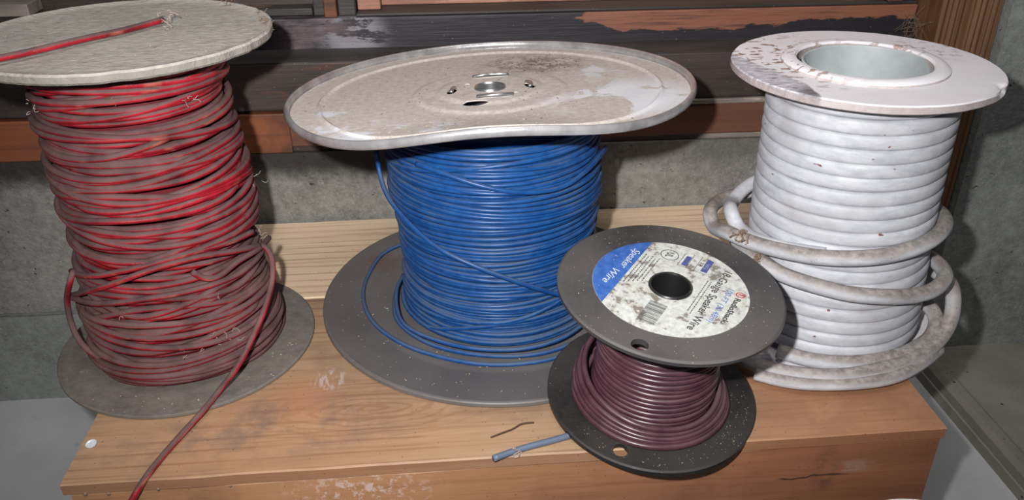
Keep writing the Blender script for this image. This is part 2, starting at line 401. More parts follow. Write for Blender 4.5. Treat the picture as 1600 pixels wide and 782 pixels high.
def m_burnt(name, base, mid, brown, patch_lo, seed=0, whites=False, ax=(1.3, 9, 9)):
    """dark stained board, the stain flaked off to bare brown in patches"""
    s = NT(name, .6)
    v = s.map(scale=ax, loc=(seed, seed * 2, seed))
    g = s.noise(6, 6, .65, src=v)
    fib = s.noise(7, 4, .6, src=s.map(scale=(3, 60, 60), loc=(seed, 0, 0)))
    c = s.ramp(g, [(.3, base), (.62, mid)])
    pn = s.noise(9, 6, .62, src=s.map(scale=(1, 1, 3.0), loc=(seed * 3 + 1, 0, seed)))
    if whites:
        x_ = s.xyz()
        q = s.math('ADD', s.mul(pn, .9), s.math('ADD', s.step(x_[0], .0, .12, -.35, .08), s.step(x_[2], .150, .170, -.14, .16)))
        pm = s.step(q, .47, .50)
    else: pm = s.step(pn, patch_lo, patch_lo + .05)
    bc = s.mix(s.mul(s.step(fib, .45, .75), .6), brown, base)
    c = s.mix(pm, c, bc)
    if whites:
        w = s.mul(s.near((-.132, 0, .157), .020, .5, scale=(.8, 0, 1.1)), s.step(s.noise(40, 5, .7, src=s.map(scale=(1, 2, 4))), .42, .5))
        c = s.mix(s.mul(w, .8), c, srgb(150, 148, 156))
        w = s.mul(s.near((-.165, 0, .158), .026, .6, scale=(.8, 0, 1.2)), s.step(s.noise(25, 5, .7, src=s.map(scale=(1, 2, 2.5))), .38, .62))
        c = s.mix(s.mul(w, .6), c, srgb(124, 106, 108))
    sp = s.step(s.voro(160), .1, .04)
    c = s.mix(s.mul(sp, .5), c, srgb(150, 140, 132))
    return s.out(c, .55, s.bump(fib, .4, .0008, s.bump(g, .3, .002)))

def m_concrete(name, lo, hi, rough_bumps=1.0, seed=0, stain=srgb(48, 42, 38), soot=False):
    s = NT(name, .88)
    a = s.noise(9, 6, .65, src=s.map(loc=(seed, 1, 2))); b = s.noise(110, 5, .75); c3 = s.noise(30, 5, .7)
    c = s.ramp(s.math('ADD', s.mul(a, .55), s.mul(b, .45)), [(.34, lo), (.66, hi)])
    pit = s.step(s.noise(130, 4, .6, src=s.map(loc=(seed, seed, 0), scale=(.8, 1, 1))), .63, .70)
    pit = s.mul(pit, s.step(c3, .48, .6))
    c = s.mix(s.mul(pit, .75), c, stain)
    grain = s.step(s.voro(300), .22, .1)
    c = s.mix(s.mul(grain, s.step(a, .4, .6), .45), c, hi)
    st = s.step(s.noise(5, 6, .7, src=s.map(loc=(seed + 7, 0, 3))), .56, .7)
    c = s.mix(s.mul(st, .5), c, stain)
    br = s.step(s.noise(420, 5, .75, src=s.map(loc=(3, seed, 0))), .55, .68)
    c = s.mix(s.mul(br, .5), c, srgb(186, 182, 176))
    if soot:
        p = s.xyz()
        m = s.math('ADD', s.step(p[2], .015, .060, 0, 1.), s.mul(s.noise(22, 5, .7), .8))
        c = s.mix(s.mul(s.step(m, .75, 1.35), s.step(p[0], -.03, .10, .95, .45)), c, srgb(44, 39, 37))
    h = s.math('SUBTRACT', s.math('ADD', s.mul(b, .6), c3), s.mul(pit, 1.2))
    return s.out(c, .9, s.bump(h, .9, .0022 * rough_bumps))

def m_floor():
    s = NT('worn_grey_floor_paint', .5)
    a = s.noise(7, 5, .6); b = s.noise(60, 4, .65)
    c = s.ramp(a, [(.3, srgb(166, 168, 170)), (.7, srgb(196, 197, 200))])
    c = s.mix(s.step(b, .62, .75, 0, .35), c, srgb(96, 90, 84))
    return s.out(c, .55, s.bump(b, .2, .001))

def m_slab():
    s = NT('dull_painted_slab', .6)
    a = s.noise(9, 5, .6); b = s.noise(80, 4, .65)
    c = s.ramp(a, [(.3, srgb(112, 108, 100)), (.7, srgb(146, 142, 132))])
    c = s.mix(s.step(s.noise(14, 5, .7, src=s.map(loc=(4, 4, 0))), .55, .7, 0, .5), c, srgb(98, 80, 66))
    c = s.mix(s.step(s.voro(60), .1, .05), c, srgb(60, 48, 42))
    return s.out(c, .6, s.bump(b, .3, .001))

def m_dusty(name, lo, hi, fleck=srgb(96, 82, 74), bumpd=.0012, sc=1.0):
    """thick fibrous dust on card"""
    s = NT(name, .9)
    a = s.noise(14 * sc, 5, .6); b = s.noise(150 * sc, 4, .7); f = s.noise(70 * sc, 4, .7, src=s.map(scale=(1, 2.2, 1), rot=(0, 0, .5)), dist=1.5)
    c = s.ramp(s.math('ADD', s.mul(a, .4), s.mul(b, .6)), [(.32, lo), (.66, hi)])
    m = s.step(f, .64, .72)
    c = s.mix(s.mul(m, .55), c, fleck)
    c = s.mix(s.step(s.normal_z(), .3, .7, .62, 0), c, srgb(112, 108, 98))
    return s.out(c, .92, s.bump(s.math('ADD', b, s.mul(f, 1.2)), .7, bumpd))

def m_metal_flange():
    s = NT('dusty_galvanised_steel', .5)
    a = s.noise(10, 5, .6); b = s.noise(240, 3, .7); x = s.xyz()
    dust = s.ramp(b, [(.3, srgb(176, 166, 158)), (.7, srgb(204, 196, 190))])
    dust = s.mix(s.step(s.voro(260), .12, .05), dust, srgb(118, 92, 70))
    bare = s.ramp(a, [(.3, srgb(206, 208, 216)), (.7, srgb(232, 233, 238))])
    # patches rubbed clean on the right and by the left rim
    wipe = s.noise(17, 4, .6, dist=1.2)
    r1 = s.near((.085, -.03, 0), .042, .5, scale=(1, 1, 0)); r2 = s.near((.07, .055, 0), .03, .5, scale=(1, 1, 0))
    r3 = s.near((-.055, -.085, 0), .03, .5, scale=(.7, 1.6, 0)); r4 = s.near((-.1, -.055, 0), .03, .4, scale=(1, 1, 0))
    reg = s.math('MAXIMUM', s.math('MAXIMUM', r1, r2), s.math('MAXIMUM', r3, r4))
    w = s.mul(s.step(wipe, .46, .53), reg)
    # dark grit heap behind the hub
    g = s.mul(s.near((.030, .070, 0), .026, .8, scale=(.8, 1, 0)), s.step(s.noise(90, 5, .8), .40, .60))
    col = s.mix(w, dust, bare); col = s.mix(s.mul(g, .8), col, srgb(92, 76, 62))
    rr = s.math('SQRT', s.math('ADD', s.mul(x[0], x[0]), s.mul(x[1], x[1])))
    rim = s.math('MULTIPLY', s.step(rr, .1296, .1300), 1.0)
    under = s.step(s.normal_z(), -.35, -.1, 1, 0)
    rim = s.math('MAXIMUM', rim, under)
    rimc = s.ramp(s.noise(45, 4, .6), [(.35, srgb(150, 148, 150)), (.65, srgb(196, 195, 197))])
    col = s.mix(rim, col, rimc)
    met = s.math('MAXIMUM', s.mul(rim, .55), s.mul(w, .15))
    ro = s.step(rim, 0, 1, .8, .30)
    return s.out(col, ro, s.bump(b, .25, .0006), met)

def m_grey_plate():
    s = NT('dull_grey_fibre_board', .5)
    a = s.noise(12, 5, .6); b = s.noise(300, 3, .7)
    c = s.ramp(a, [(.3, srgb(92, 88, 88)), (.7, srgb(112, 108, 106))])
    c = s.mix(s.step(s.voro(170), .09, .04), c, srgb(176, 170, 160))
    c = s.mix(s.mul(s.near((-.098, .045, 0), .012, .8, scale=(1, 1, 0)), .5), c, srgb(108, 74, 62))
    return s.out(c, .5, s.bump(b, .12, .0004))

def m_black(name='black_plastic', dusty=.5, lo=srgb(30, 30, 32), hi=srgb(46, 45, 46), dustc=srgb(104, 98, 94)):
    s = NT(name, .42)
    a = s.noise(9, 4, .5); b = s.noise(260, 4, .75)
    c = s.ramp(a, [(.3, lo), (.7, hi)])
    up = s.step(s.normal_z(), .3, .8)
    dm = s.mul(up, s.step(s.math('ADD', s.mul(a, 1.0), s.mul(b, .2)), .35, .85), dusty)
    c = s.mix(dm, c, dustc)
    sp = s.mul(s.step(s.voro(280), .1, .05), up)
    c = s.mix(s.mul(sp, .7), c, srgb(176, 168, 150))
    return s.out(c, s.step(dm, 0, .4, .34, .7), s.bump(b, .12, .0004))

def m_white_flange():
    s = NT('chalky_white_plastic', .6)
    a = s.noise(12, 5, .6); b = s.noise(240, 4, .7)
    x = s.xyz()
    c = s.ramp(a, [(.3, srgb(226, 221, 227)), (.7, srgb(240, 237, 242))])
    # brown flecks, thick on the left
    fl = s.step(s.noise(120, 3, .55, src=s.map(scale=(1, 1.8, 1), rot=(0, 0, .7))), .55, .60)
    reg = s.near((-.048, .012, 0), .042, .6, scale=(1, .8, 0))
    reg2 = s.near((.045, .03, 0), .03, .7, scale=(.7, 1.6, 0))
    c = s.mix(s.mul(fl, s.math('MAXIMUM', reg, s.mul(reg2, .7))), c, srgb(146, 112, 98))
    c = s.mix(s.mul(s.step(b, .62, .72), .25), c, srgb(150, 136, 130))
    # scuffed grey wedge at the front left
    an = s.near((-.056, -.034, 0), .022, .18, src=s.map(rot=(0, 0, .55), loc=(0, 0, 0)), scale=(.75, 1.9, 0))
    nn_ = s.math('MULTIPLY', s.noise(60, 3), .006)
    dot = s.math('ADD', s.math('ADD', s.mul(x[0], -.9135), s.mul(x[1], -.4067)), nn_)
    sc = s.mul(s.step(dot, .0622, .0636), s.step(s.math('ADD', x[0], nn_), -.0425, -.0448))
    tip = s.near((-.049, -.055, 0), .007, .9, scale=(1, .7, 0))
    sc_t = s.mul(sc, tip)
    c_ = s.ramp(s.noise(150, 5, .7, src=s.map(scale=(1, 3, 1), rot=(0, 0, -.9))), [(.36, srgb(118, 116, 124)), (.60, srgb(214, 212, 220))])
    c = s.mix(s.mul(sc, .9), c, c_); c = s.mix(s.mul(sc_t, .8), c, srgb(88, 76, 84))
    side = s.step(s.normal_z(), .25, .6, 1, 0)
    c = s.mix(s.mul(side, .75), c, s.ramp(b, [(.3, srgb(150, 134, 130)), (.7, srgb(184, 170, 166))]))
    return s.out(c, .6, s.bump(b, .2, .0005))

def m_hub_inside():
    s = NT('pale_green_white_plastic', .4)
    a = s.noise(25, 4, .6)
    c = s.ramp(a, [(.35, srgb(162, 170, 172)), (.65, srgb(192, 199, 201))])
    c = s.mix(s.step(s.voro(55), .09, .05), c, srgb(120, 84, 58))
    return s.out(c, .3, None)

def m_plain(name, col, rough=.5, metal=0, bump=0):
    s = NT(name, rough, metal)
    n = s.noise(120, 3)
    c = s.mix(s.step(n, .45, .75, 0, .25), col, tuple(list(np.array(col[:3]) * .6) + [1]))
    return s.out(c, None, s.bump(n, bump, .0005) if bump else None)

def m_label():
    s = NT('grimy_paper_label', .55)
    n = s.noise(95, 5, .72); a = s.noise(22, 3)
    c = s.ramp(s.noise(300, 3), [(.35, srgb(182, 184, 178)), (.65, srgb(204, 206, 202))])
    k = s.math('ADD', n, s.mul(a, .35))
    c = s.mix(s.step(k, .735, .79, 0, .85), c, srgb(98, 86, 76))
    c = s.mix(s.step(k, .66, .74, 0, .3), c, srgb(140, 132, 122))
    return s.out(c, .6, s.bump(n, .3, .0005))

def m_label_blue():
    s = NT('blue_label_print', .5)
    n = s.noise(95, 5, .72)
    c = s.ramp(s.noise(200, 3), [(.35, srgb(46, 88, 160)), (.65, srgb(66, 108, 182))])
    c = s.mix(s.step(n, .6, .68, 0, .6), c, srgb(84, 84, 92))
    return s.out(c, .55)

MR = m_red(); MRT = m_red(0., -.12, 'red_wire_tail'); MB = m_blue(); MBR = m_brown(); MW = m_white(False); MWD = m_white(True)
M_TOP = m_wood('pine_board_top', srgb(176, 146, 116), srgb(154, 121, 92), srgb(108, 76, 54), srgb(122, 102, 86), 'X', 1, top=True, dirtk=.65, edge=True)
M_TOP2 = m_wood('pine_board_back', srgb(234, 210, 180), srgb(220, 192, 160), srgb(150, 114, 84), srgb(170, 146, 124), 'X', 5, dirtk=.4)
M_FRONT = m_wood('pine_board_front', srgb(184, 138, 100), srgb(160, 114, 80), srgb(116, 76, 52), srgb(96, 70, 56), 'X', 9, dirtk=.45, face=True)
M_EDGE = m_wood('pine_board_edge', srgb(176, 128, 92), srgb(150, 104, 74), srgb(110, 70, 48), srgb(96, 72, 58), 'X', 12)
M_BROWN = m_wood('brown_stained_board', srgb(116, 76, 60), srgb(88, 54, 42), srgb(58, 36, 30), srgb(48, 36, 32), 'X', 3, dirtk=.7)
M_ORANGE = m_wood('orange_pine_board', srgb(150, 88, 56), srgb(118, 66, 42), srgb(60, 38, 30), srgb(46, 36, 32), 'X', 6, scale=.8, dirtk=.75)
M_POST = m_wood('ridged_brown_post', srgb(126, 90, 60), srgb(96, 66, 44), srgb(46, 32, 25), srgb(48, 38, 32), 'Z', 7, scale=2.2, dirtk=.5)
M_DARK = m_burnt('dark_peeling_board', srgb(30, 27, 34), srgb(46, 42, 49), srgb(142, 92, 72), .535, 2, whites=True)
M_DARK2 = m_burnt('dark_weathered_board', srgb(38, 33, 32), srgb(70, 59, 54), srgb(84, 56, 46), .56, 5)
M_LEDGE = m_burnt('sooty_ledge', srgb(34, 32, 33), srgb(64, 60, 58), srgb(112, 90, 76), .62, 8)
M_UPPER = m_burnt('brown_panel_dark_edge', srgb(132, 90, 72), srgb(176, 124, 102), srgb(186, 134, 112), .45, 3)
M_SPLINT = m_burnt('pale_splintered_wood', srgb(90, 80, 74), srgb(150, 140, 132), srgb(170, 160, 150), .5, 4)
M_CON = m_concrete('rough_concrete', srgb(96, 94, 90), srgb(164, 161, 156), 1.2, 1, soot=True)
M_CON2 = m_concrete('smooth_concrete', srgb(104, 108, 106), srgb(158, 162, 158), .8, 4)
M_FLOOR = m_floor(); M_SLAB = m_slab()
M_CARD = m_dusty('dust_covered_card', srgb(146, 139, 133), srgb(186, 180, 173))
M_CARD2 = m_dusty('grey_dusty_card', srgb(88, 82, 78), srgb(122, 114, 108), fleck=srgb(70, 64, 60), bumpd=.0004)
M_STEEL = m_metal_flange(); M_PLATE = m_grey_plate()
M_BLACK = m_black(lo=srgb(18, 18, 20), hi=srgb(30, 29, 30), dustc=srgb(78, 74, 70)); M_BLACKTOP = m_black('dust_greyed_black_plastic', .8, srgb(46, 45, 47), srgb(62, 60, 62), srgb(96, 91, 89))
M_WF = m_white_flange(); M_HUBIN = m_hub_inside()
M_CHROME = m_plain('bare_steel', srgb(190, 190, 192), .3, .9)
M_TACK = m_plain('pale_nail_head', srgb(224, 230, 236), .3, .2)
M_STRING = m_plain('brown_twine', srgb(128, 108, 88), .9)
M_LINT = m_plain('pale_lint', srgb(168, 152, 140), .95)
M_SAW = m_plain('sawdust_flake', srgb(180, 158, 130), .9)
M_GRIT = m_plain('brown_grit', srgb(110, 92, 74), .95)
M_SLIV = m_plain('dark_brown_sliver', srgb(74, 50, 38), .8)
M_LABEL = m_label(); M_LBLUE = m_label_blue()
M_INKW = m_plain('white_print', srgb(206, 210, 214), .6); M_INKK = m_plain('black_print', srgb(60, 58, 62), .6)
M_INKB = m_plain('blue_handwriting', srgb(70, 112, 176), .6); M_INKR = m_plain('red_print', srgb(176, 60, 60), .6)
M_INKN = m_plain('navy_print', srgb(72, 84, 140), .6)
M_DARKIN = m_plain('dark_inside', srgb(24, 24, 26), .6)
M_BLUECORE = m_plain('blue_wire_underlayer', srgb(26, 62, 116), .5)
M_REDCORE = m_plain('red_wire_underlayer', srgb(96, 14, 24), .7)
M_BRCORE = m_plain('maroon_wire_underlayer', srgb(46, 26, 34), .5)
M_WCORE = m_plain('white_cable_underlayer', srgb(150, 150, 154), .6)

# ------------------------------------------------------------------ the setting
# world axes: z = 0 is the crate's lid; the wall runs along x, turned by WY
WY = .0663; WK = .6898
WF = Matrix.Translation((0, WK, 0)) @ Matrix.Rotation(WY, 4, 'Z')     # wall frame: x along, -y towards the room
ZF = -.19
def place(o, M): o.matrix_world = M; return o

def grid_panel(name, x0, x1, z0, z1, nx, nz, thick, mat, amp=.0, seed=0, y=0.0):
    rng = np.random.default_rng(seed)
    bm = bmesh.new(); V = []
    K = rng.normal(size=(12, 3)) * np.array([22, 22, 1])
    def d(x, z): return amp * sum(math.sin(k[0] * x + k[1] * z + k[2] * 3) for k in K) / 6
    for j in range(nz + 1):
        for i in range(nx + 1):
            x = x0 + (x1 - x0) * i / nx; z = z0 + (z1 - z0) * j / nz
            V.append(bm.verts.new((x, y + d(x, z), z)))
    W = nx + 1
    for j in range(nz):
        for i in range(nx): bm.faces.new((V[j * W + i], V[j * W + i + 1], V[(j + 1) * W + i + 1], V[(j + 1) * W + i]))
    b = [bm.verts.new((x, y + thick, z)) for x, z in ((x0, z0), (x1, z0), (x1, z1), (x0, z1))]
    bm.faces.new(b[::-1])
    bot = [V[i] for i in range(W)]; top = [V[nz * W + i] for i in range(W)]
    lf = [V[j * W] for j in range(nz + 1)]; rt = [V[j * W + nx] for j in range(nz + 1)]
    bm.faces.new(bot + [b[1], b[0]]); bm.faces.new(top[::-1] + [b[3], b[2]])
    bm.faces.new([b[0], b[3]] + lf[::-1]); bm.faces.new([b[1]] + rt + [b[2]])
    return bm_obj(name, bm, mat, smooth=False)

# concrete courses: an upper and a lower block row with a raked joint between
wall = grid_panel('wall_back', -.85, .425, -.088, .0625, 90, 14, .12, M_CON, .0012, 1)
place(wall, WF); struct(wall)
bm = bmesh.new(); box(bm, -.85, .425, .003, .12, -.0935, -.0875)
place(struct(bm_obj('wall_joint', bm, M_CON2)), WF)
low = grid_panel('wall_base', -.85, .425, ZF - .03, -.093, 90, 10, .12, M_CON2, .0012, 2)
place(low, WF); struct(low)
low.name = 'wall_back_lower'; bpy.data.objects['wall_joint'].name = 'trim_8'
# concrete pier on the right, a little proud of the wall
pier = grid_panel('wall_right', .4145, 1.0, ZF - .03, .55, 60, 60, .14, M_CON2, .0016, 3, y=-.016)
place(pier, WF); struct(pier)

def board(name, x0, x1, y0, y1, z0, z1, mat, bev=.0012, seed=None):
    bm = bmesh.new(); box(bm, x0, x1, y0, y1, z0, z1, bev)
    if seed is not None:
        pass
    o = bm_obj(name, bm, mat); place(o, WF); struct(o); return o

# window framing above the concrete, stepping back as it rises
board('trim_1', -.85, -.19, .001, .09, .0625, .0985, M_ORANGE)          # orange board, left
board('trim_2', -.19, .36, .0, .09, .0685, .0965, M_BROWN)              # brown rail, right
board('trim_11', -.19, -.012, .004, .09, .0625, .0683, M_DARK2, .0006)
o = board('trim_3', -.010, .36, .004, .09, .0625, .0683, M_SPLINT, .0006)   # splintered strip under it
board('trim_4', -.85, .36, .001, .09, .101, .1425, M_DARK2, .002)       # weathered apron
board('trim_9', -.010, .36, -.0015, .09, .0968, .1008, M_SPLINT, .0006)
board('trim_5', -.85, .36, .030, .12, .1427, .171, M_DARK, .0012)       # dark peeling rail
# sooty sill sloping back from the apron to the rail
bm = bmesh.new()
sec = [(.001, .1427), (.031, .1455), (.031, .1440), (.001, .1415)]
for xs in (-.85, .36): pass
vs = [[bm.verts.new((x, a, b)) for a, b in sec] for x in (-.85, .36)]
for k in range(4): bm.faces.new((vs[0][k], vs[0][(k + 1) % 4], vs[1][(k + 1) % 4], vs[1][k]))
bm.faces.new(vs[0]); bm.faces.new(vs[1][::-1])
place(struct(bm_obj('window_1', bm, M_LEDGE)), WF)
bpy.data.objects['window_1'].name = 'trim_6'
board('trim_7', -.128, .36, .032, .12, .1712, .1735, M_LEDGE, .0008)    # dusty upper ledge
# window: recessed panel with its jambs and the loose jamb piece on the right
win = empty('window_1', (0, 0, 0)); win.matrix_world = WF; win['kind'] = 'structure'
def wpart(name, x0, x1, y0, y1, z0, z1, mat, bev=.001):
    bm = bmesh.new(); box(bm, x0, x1, y0, y1, z0, z1, bev); o = bm_obj(name, bm, mat, win); return o
wpart('panel', -.125, .356, .062, .10, .1736, .40, M_UPPER)
wpart('jamb', -.1275, -.108, .045, .10, .1738, .40, M_UPPER)
wpart('jamb', -.143, -.1285, .036, .10, .1712, .40, M_LEDGE)
wpart('jamb', -.154, -.1435, .030, .10, .1712, .40, M_ORANGE)
wpart('jamb', -.164, -.1545, .038, .10, .1712, .40, M_LEDGE)
wpart('jamb', .332, .346, .030, .06, .1738, .40, M_BROWN)
wpart('panel', -.85, -.165, .058, .10, .1712, .40, M_DARK2)
wpart('rail', -.85, -.165, .040, .058, .1712, .1775, M_LEDGE)
wpart('rail', -.85, -.392, .030, .057, .178, .188, M_SPLINT)

# ridged post at the right end of the window
bm = bmesh.new()
prof = []; n = 60; rng = random.Random(5)
for i in range(n + 1):
    x = .3605 + (.412 - .3605) * i / n
    prof.append((x, -.006 - .0018 * abs(math.sin(i * .55)) - rng.uniform(0, .0006)))
prof += [(.412, .1), (.3605, .1)]
a = [bm.verts.new((x, y, -.04)) for x, y in prof]; b = [bm.verts.new((x, y, .42)) for x, y in prof]
m = len(prof)
for k in range(m): bm.faces.new((a[k], a[(k + 1) % m], b[(k + 1) % m], b[k]))
bm.faces.new(a[::-1]); bm.faces.new(b)
post = place(bm_obj('trim_10', bm, M_POST), WF); struct(post)

rngc = np.random.default_rng(77); ps = []
for i in range(34):
    a = np.array([.3475, .004, .163]) + rngc.normal(size=3) * [.006, .004, .005]; b = np.array([.3475, .004, .155]) + rngc.normal(size=3) * [.010, .004, .008]
    m_ = (a + b) / 2 + rngc.normal(size=3) * .004; ps.append((a, m_, b))
COB = ps

# floor, and the low painted slab on the right
bm = bmesh.new(); box(bm, -1.2, 1.2, -.3, .9, ZF - .03, ZF)
fl = bm_obj('floor', bm, M_FLOOR); struct(fl)
bm = bmesh.new()
sec = [(0, ZF), (.0006, ZF + .010), (.0025, ZF + .0105), (.0030, ZF + .0195), (.0075, ZF + .0235), (.016, ZF + .0235), (.019, ZF + .0222), (.60, ZF + .0222), (.60, ZF)]
e0 = Vector((.4256, .5142)); e1 = Vector((.4130, .6577)); dv = (e1 - e0).normalized(); nv = Vector((dv.y, -dv.x))
p0 = e0 - dv * .45; p1 = e1 + dv * .16
A = [bm.verts.new((p0.x + nv.x * s_, p0.y + nv.y * s_, z)) for s_, z in sec]
B = [bm.verts.new((p1.x + nv.x * s_, p1.y + nv.y * s_, z)) for s_, z in sec]
for k in range(len(sec)): bm.faces.new((A[k], A[(k + 1) % len(sec)], B[(k + 1) % len(sec)], B[k]))
bm.faces.new(A[::-1]); bm.faces.new(B)
slab = bm_obj('concrete_slab', bm, M_SLAB)
tag(slab, 'low dull grey painted slab with a rounded edge lying on the floor right of the crate', 'slab')

# ------------------------------------------------------------------ the crate
CY = .0813
CF = Matrix.Rotation(CY, 4, 'Z') @ Matrix.Translation((0, .3658, 0))
crate = empty('wooden_crate', (0, 0, 0)); crate.matrix_world = CF
tag(crate, 'upturned pine crate of wide boards carrying the four spools against the wall', 'crate')
X0, X1 = -.2248, .2920
def plank(name, x0, x1, y0, y1, z0, z1, mat, bev=.0009, wob=0, seed=0, off=None):
    """board with slightly wavy long edges"""
    r = np.random.default_rng(seed); w1, w2 = Wob(r), Wob(r)
    bm = bmesh.new(); N = 60; rows = []
    for i in range(N + 1):
        x = x0 + (x1 - x0) * i / N
        a = float(w1(np.array([i * .35]))[0]) * wob; b = float(w2(np.array([i * .35]))[0]) * wob
        ya, yb, za, zb = y0 + a, y1 + b, z0, z1
        s = bev
        rows.append([bm.verts.new((x, yy, zz)) for yy, zz in ((ya, za), (yb, za), (yb, zb - s), (yb - s, zb), (ya + s, zb), (ya, zb - s))])
    for i in range(N):
        for k in range(6):
            l = (k + 1) % 6; bm.faces.new((rows[i][k], rows[i][l], rows[i + 1][l], rows[i + 1][k]))
    bm.faces.new(rows[0]); bm.faces.new(rows[-1][::-1])
    o = bm_obj(name, bm, mat, crate)
    return o
TH = .0078
# lid boards: the seams follow the photograph's, front to back
plank('lid_board', X0, X1, 0, .1855, -TH, 0, M_TOP, .0009, .0003, 1)
plank('lid_board', X0 + .002, X1 - .001, .1868, .2595, -TH, -.0002, M_TOP2, .0006, .0003, 2)
plank('lid_board', X0 + .001, X1 - .002, .2600, .3170, -TH, -.0008, M_TOP2, .0006, .0003, 3)
plank('front_panel', X0 + .0035, X1 - .0015, .0012, .0150, -.0900, -TH - .0006, M_FRONT, .0009, .0003, 4)
plank('front_panel', X0 + .0035, X1 - .0015, .0012, .0150, ZF + .001, -.0908, M_FRONT, .0009, .0003, 5)
for nm, xa, xb in (('side_panel', X0 + .0035, X0 + .0165), ('side_panel', X1 - .0155, X1 - .0025)):
    bm = bmesh.new(); box(bm, xa, xb, .0152, .315, ZF + .001, -TH - .0004, .0008); bm_obj(nm, bm, M_FRONT, crate)
# pale glue beads squeezed out under the lid's front edge
rng = random.Random(3)
def blob(name, p, r, mat, parent=None, sq=(1, 1, 1), seed=0, sub=2, amp=.25):
    bm = bmesh.new(); bmesh.ops.create_icosphere(bm, subdivisions=sub, radius=r)
    rr = random.Random(seed)
    for v in bm.verts:
        k = 1 + rr.uniform(-amp, amp); v.co = Vector((v.co.x * sq[0], v.co.y * sq[1], v.co.z * sq[2])) * k + Vector(p)
    return bm_obj(name, bm, mat, parent, True)
for k, (px, sx) in enumerate(((X0 + .012, .0026), (X0 + .0245, .0022), (X0 + .052, .002), (X0 + .092, .0018))):
    blob('glue_bead', (px, -.0002, -.0075 - .001 * (k % 2)), sx * .45, M_STRING, crate, (1, .5, 1.2), k)

# nail head near the left end of the lid
nail = empty('nail', (-.2500, .3791, 0)); tag(nail, 'shiny flat nail head standing proud near the left end of the crate lid', 'nail')
lathe('nail_head', [(0.00001, .0012), (.0022, .0011), (.0029, .0016), (.0033, .0015), (.0031, .0006), (.00001, .0003)], M_TACK, nail, 32)
lathe('nail_shank', [(0.00001, .0005), (.0008, .0005), (.0008, .0), (.00001, .0)], M_TACK, nail, 16)
for ch in nail.children: ch.rotation_euler = (.12, -.1, 0); 

# ------------------------------------------------------------------ windings
def winding(name, parent, mat, r_wire, h0, h1, turns, R, rng, jit_r=0, jit_z=0, tilt=0, seg=72, axis=(0, 0), n=8, flat=1.0, freq=1.3, rphase=0):
    """one long coil; R(h, ang) gives the centre-line radius"""
    N = int(turns * seg); t = np.linspace(0, turns, N + 1); th = 2 * PI * t + rphase
    wr, wz, wt, wp, wb = Wob(rng), Wob(rng), Wob(rng), Wob(rng), Wob(rng)
    h = h0 + (h1 - h0) * t / turns + jit_z * wz(t * freq) + tilt * wt(t * .45) * np.sin(th + wp(t * .2) * 1.5)
    h = np.clip(h, min(h0, h1) - .0002, max(h0, h1) + .0002)
    r = R(h, th) + jit_r * np.maximum(-.6, wr(t * freq * 1.7)) + jit_r * .4 * wb(t * 6)
    P = np.stack([r * np.cos(th) + axis[0] * h, r * np.sin(th) + axis[1] * h, h], 1)
    return P

def loops(rng, k, R, h0, h1, tilt, lift, span=(.6, 1.2), axis=(0, 0), seg=72, front=-1.2):
    """stray outer turns lying across the coil; the ends dive under"""
    out = []
    for i in range(k):
        sp = rng.uniform(*span) * 2 * PI; a0 = front - sp / 2 + rng.normal() * .9
        N = int(sp / (2 * PI) * seg) + 4; u = np.linspace(0, 1, N); th = a0 + sp * u
        hc = rng.uniform(h0, h1); A = rng.normal() * tilt; ph = rng.uniform(0, 6.28); B = rng.normal() * tilt * .8
        h = hc + A * np.sin(th + ph) + B * (u - .5) + rng.normal() * tilt * .3 * np.sin(3 * th)
        h = np.clip(h, h0, h1)
        dive = np.minimum(1, np.minimum(u, 1 - u) / .12); dive = dive * dive * (3 - 2 * dive)
        r = R(h, th) + lift * rng.uniform(.5, 1.25) * dive - (1 - dive) * lift * 1.2
        out.append(np.stack([r * np.cos(th) + axis[0] * h, r * np.sin(th) + axis[1] * h, h], 1))
    return out

def P_(k): return smooth_path(PATHS[k])

# ---- RED spool ----------------------------------------------------
rng = np.random.default_rng(11)
red = empty('wire_spool', (-.2265, .4864, 0))
tag(red, 'tall spool of messy dusty red wire between pale card flanges, left end of crate', 'wire spool')
RR = .0853; RH = .217
o = lathe('bottom_flange', [(.012, 0), (RR - .0008, 0), (RR, .001), (RR, .0024), (RR - .0008, .003), (.012, .003)], M_CARD2, red)
pr = [(.00001, -.0048), (RR - .004, -.0052), (RR - .0008, -.0058), (RR + .0003, -.0045), (RR + .0003, -.0012), (RR - .0006, .0), (RR - .0022, -.0004), (RR - .004, -.0012), (RR - .010, -.0014), (.00001, -.0010)]
o = lathe('top_flange', pr, M_CARD, red, 220); o.location = (-.0003, .003, RH)
# frayed edge of the card: small irregular radial wobble
r2 = np.random.default_rng(4); w = Wob(r2)
for vtx in o.data.vertices:
    a = math.atan2(vtx.co.y, vtx.co.x) + 4; rad = math.hypot(vtx.co.x, vtx.co.y)
    if rad > RR - .003:
        k = 1 + .004 * float(w(np.array([a * 9]))[0]) * (rad / RR) ** 6 + .002 * float(w(np.array([a * 31 + 50]))[0])
        vtx.co.x *= k; vtx.co.y *= k
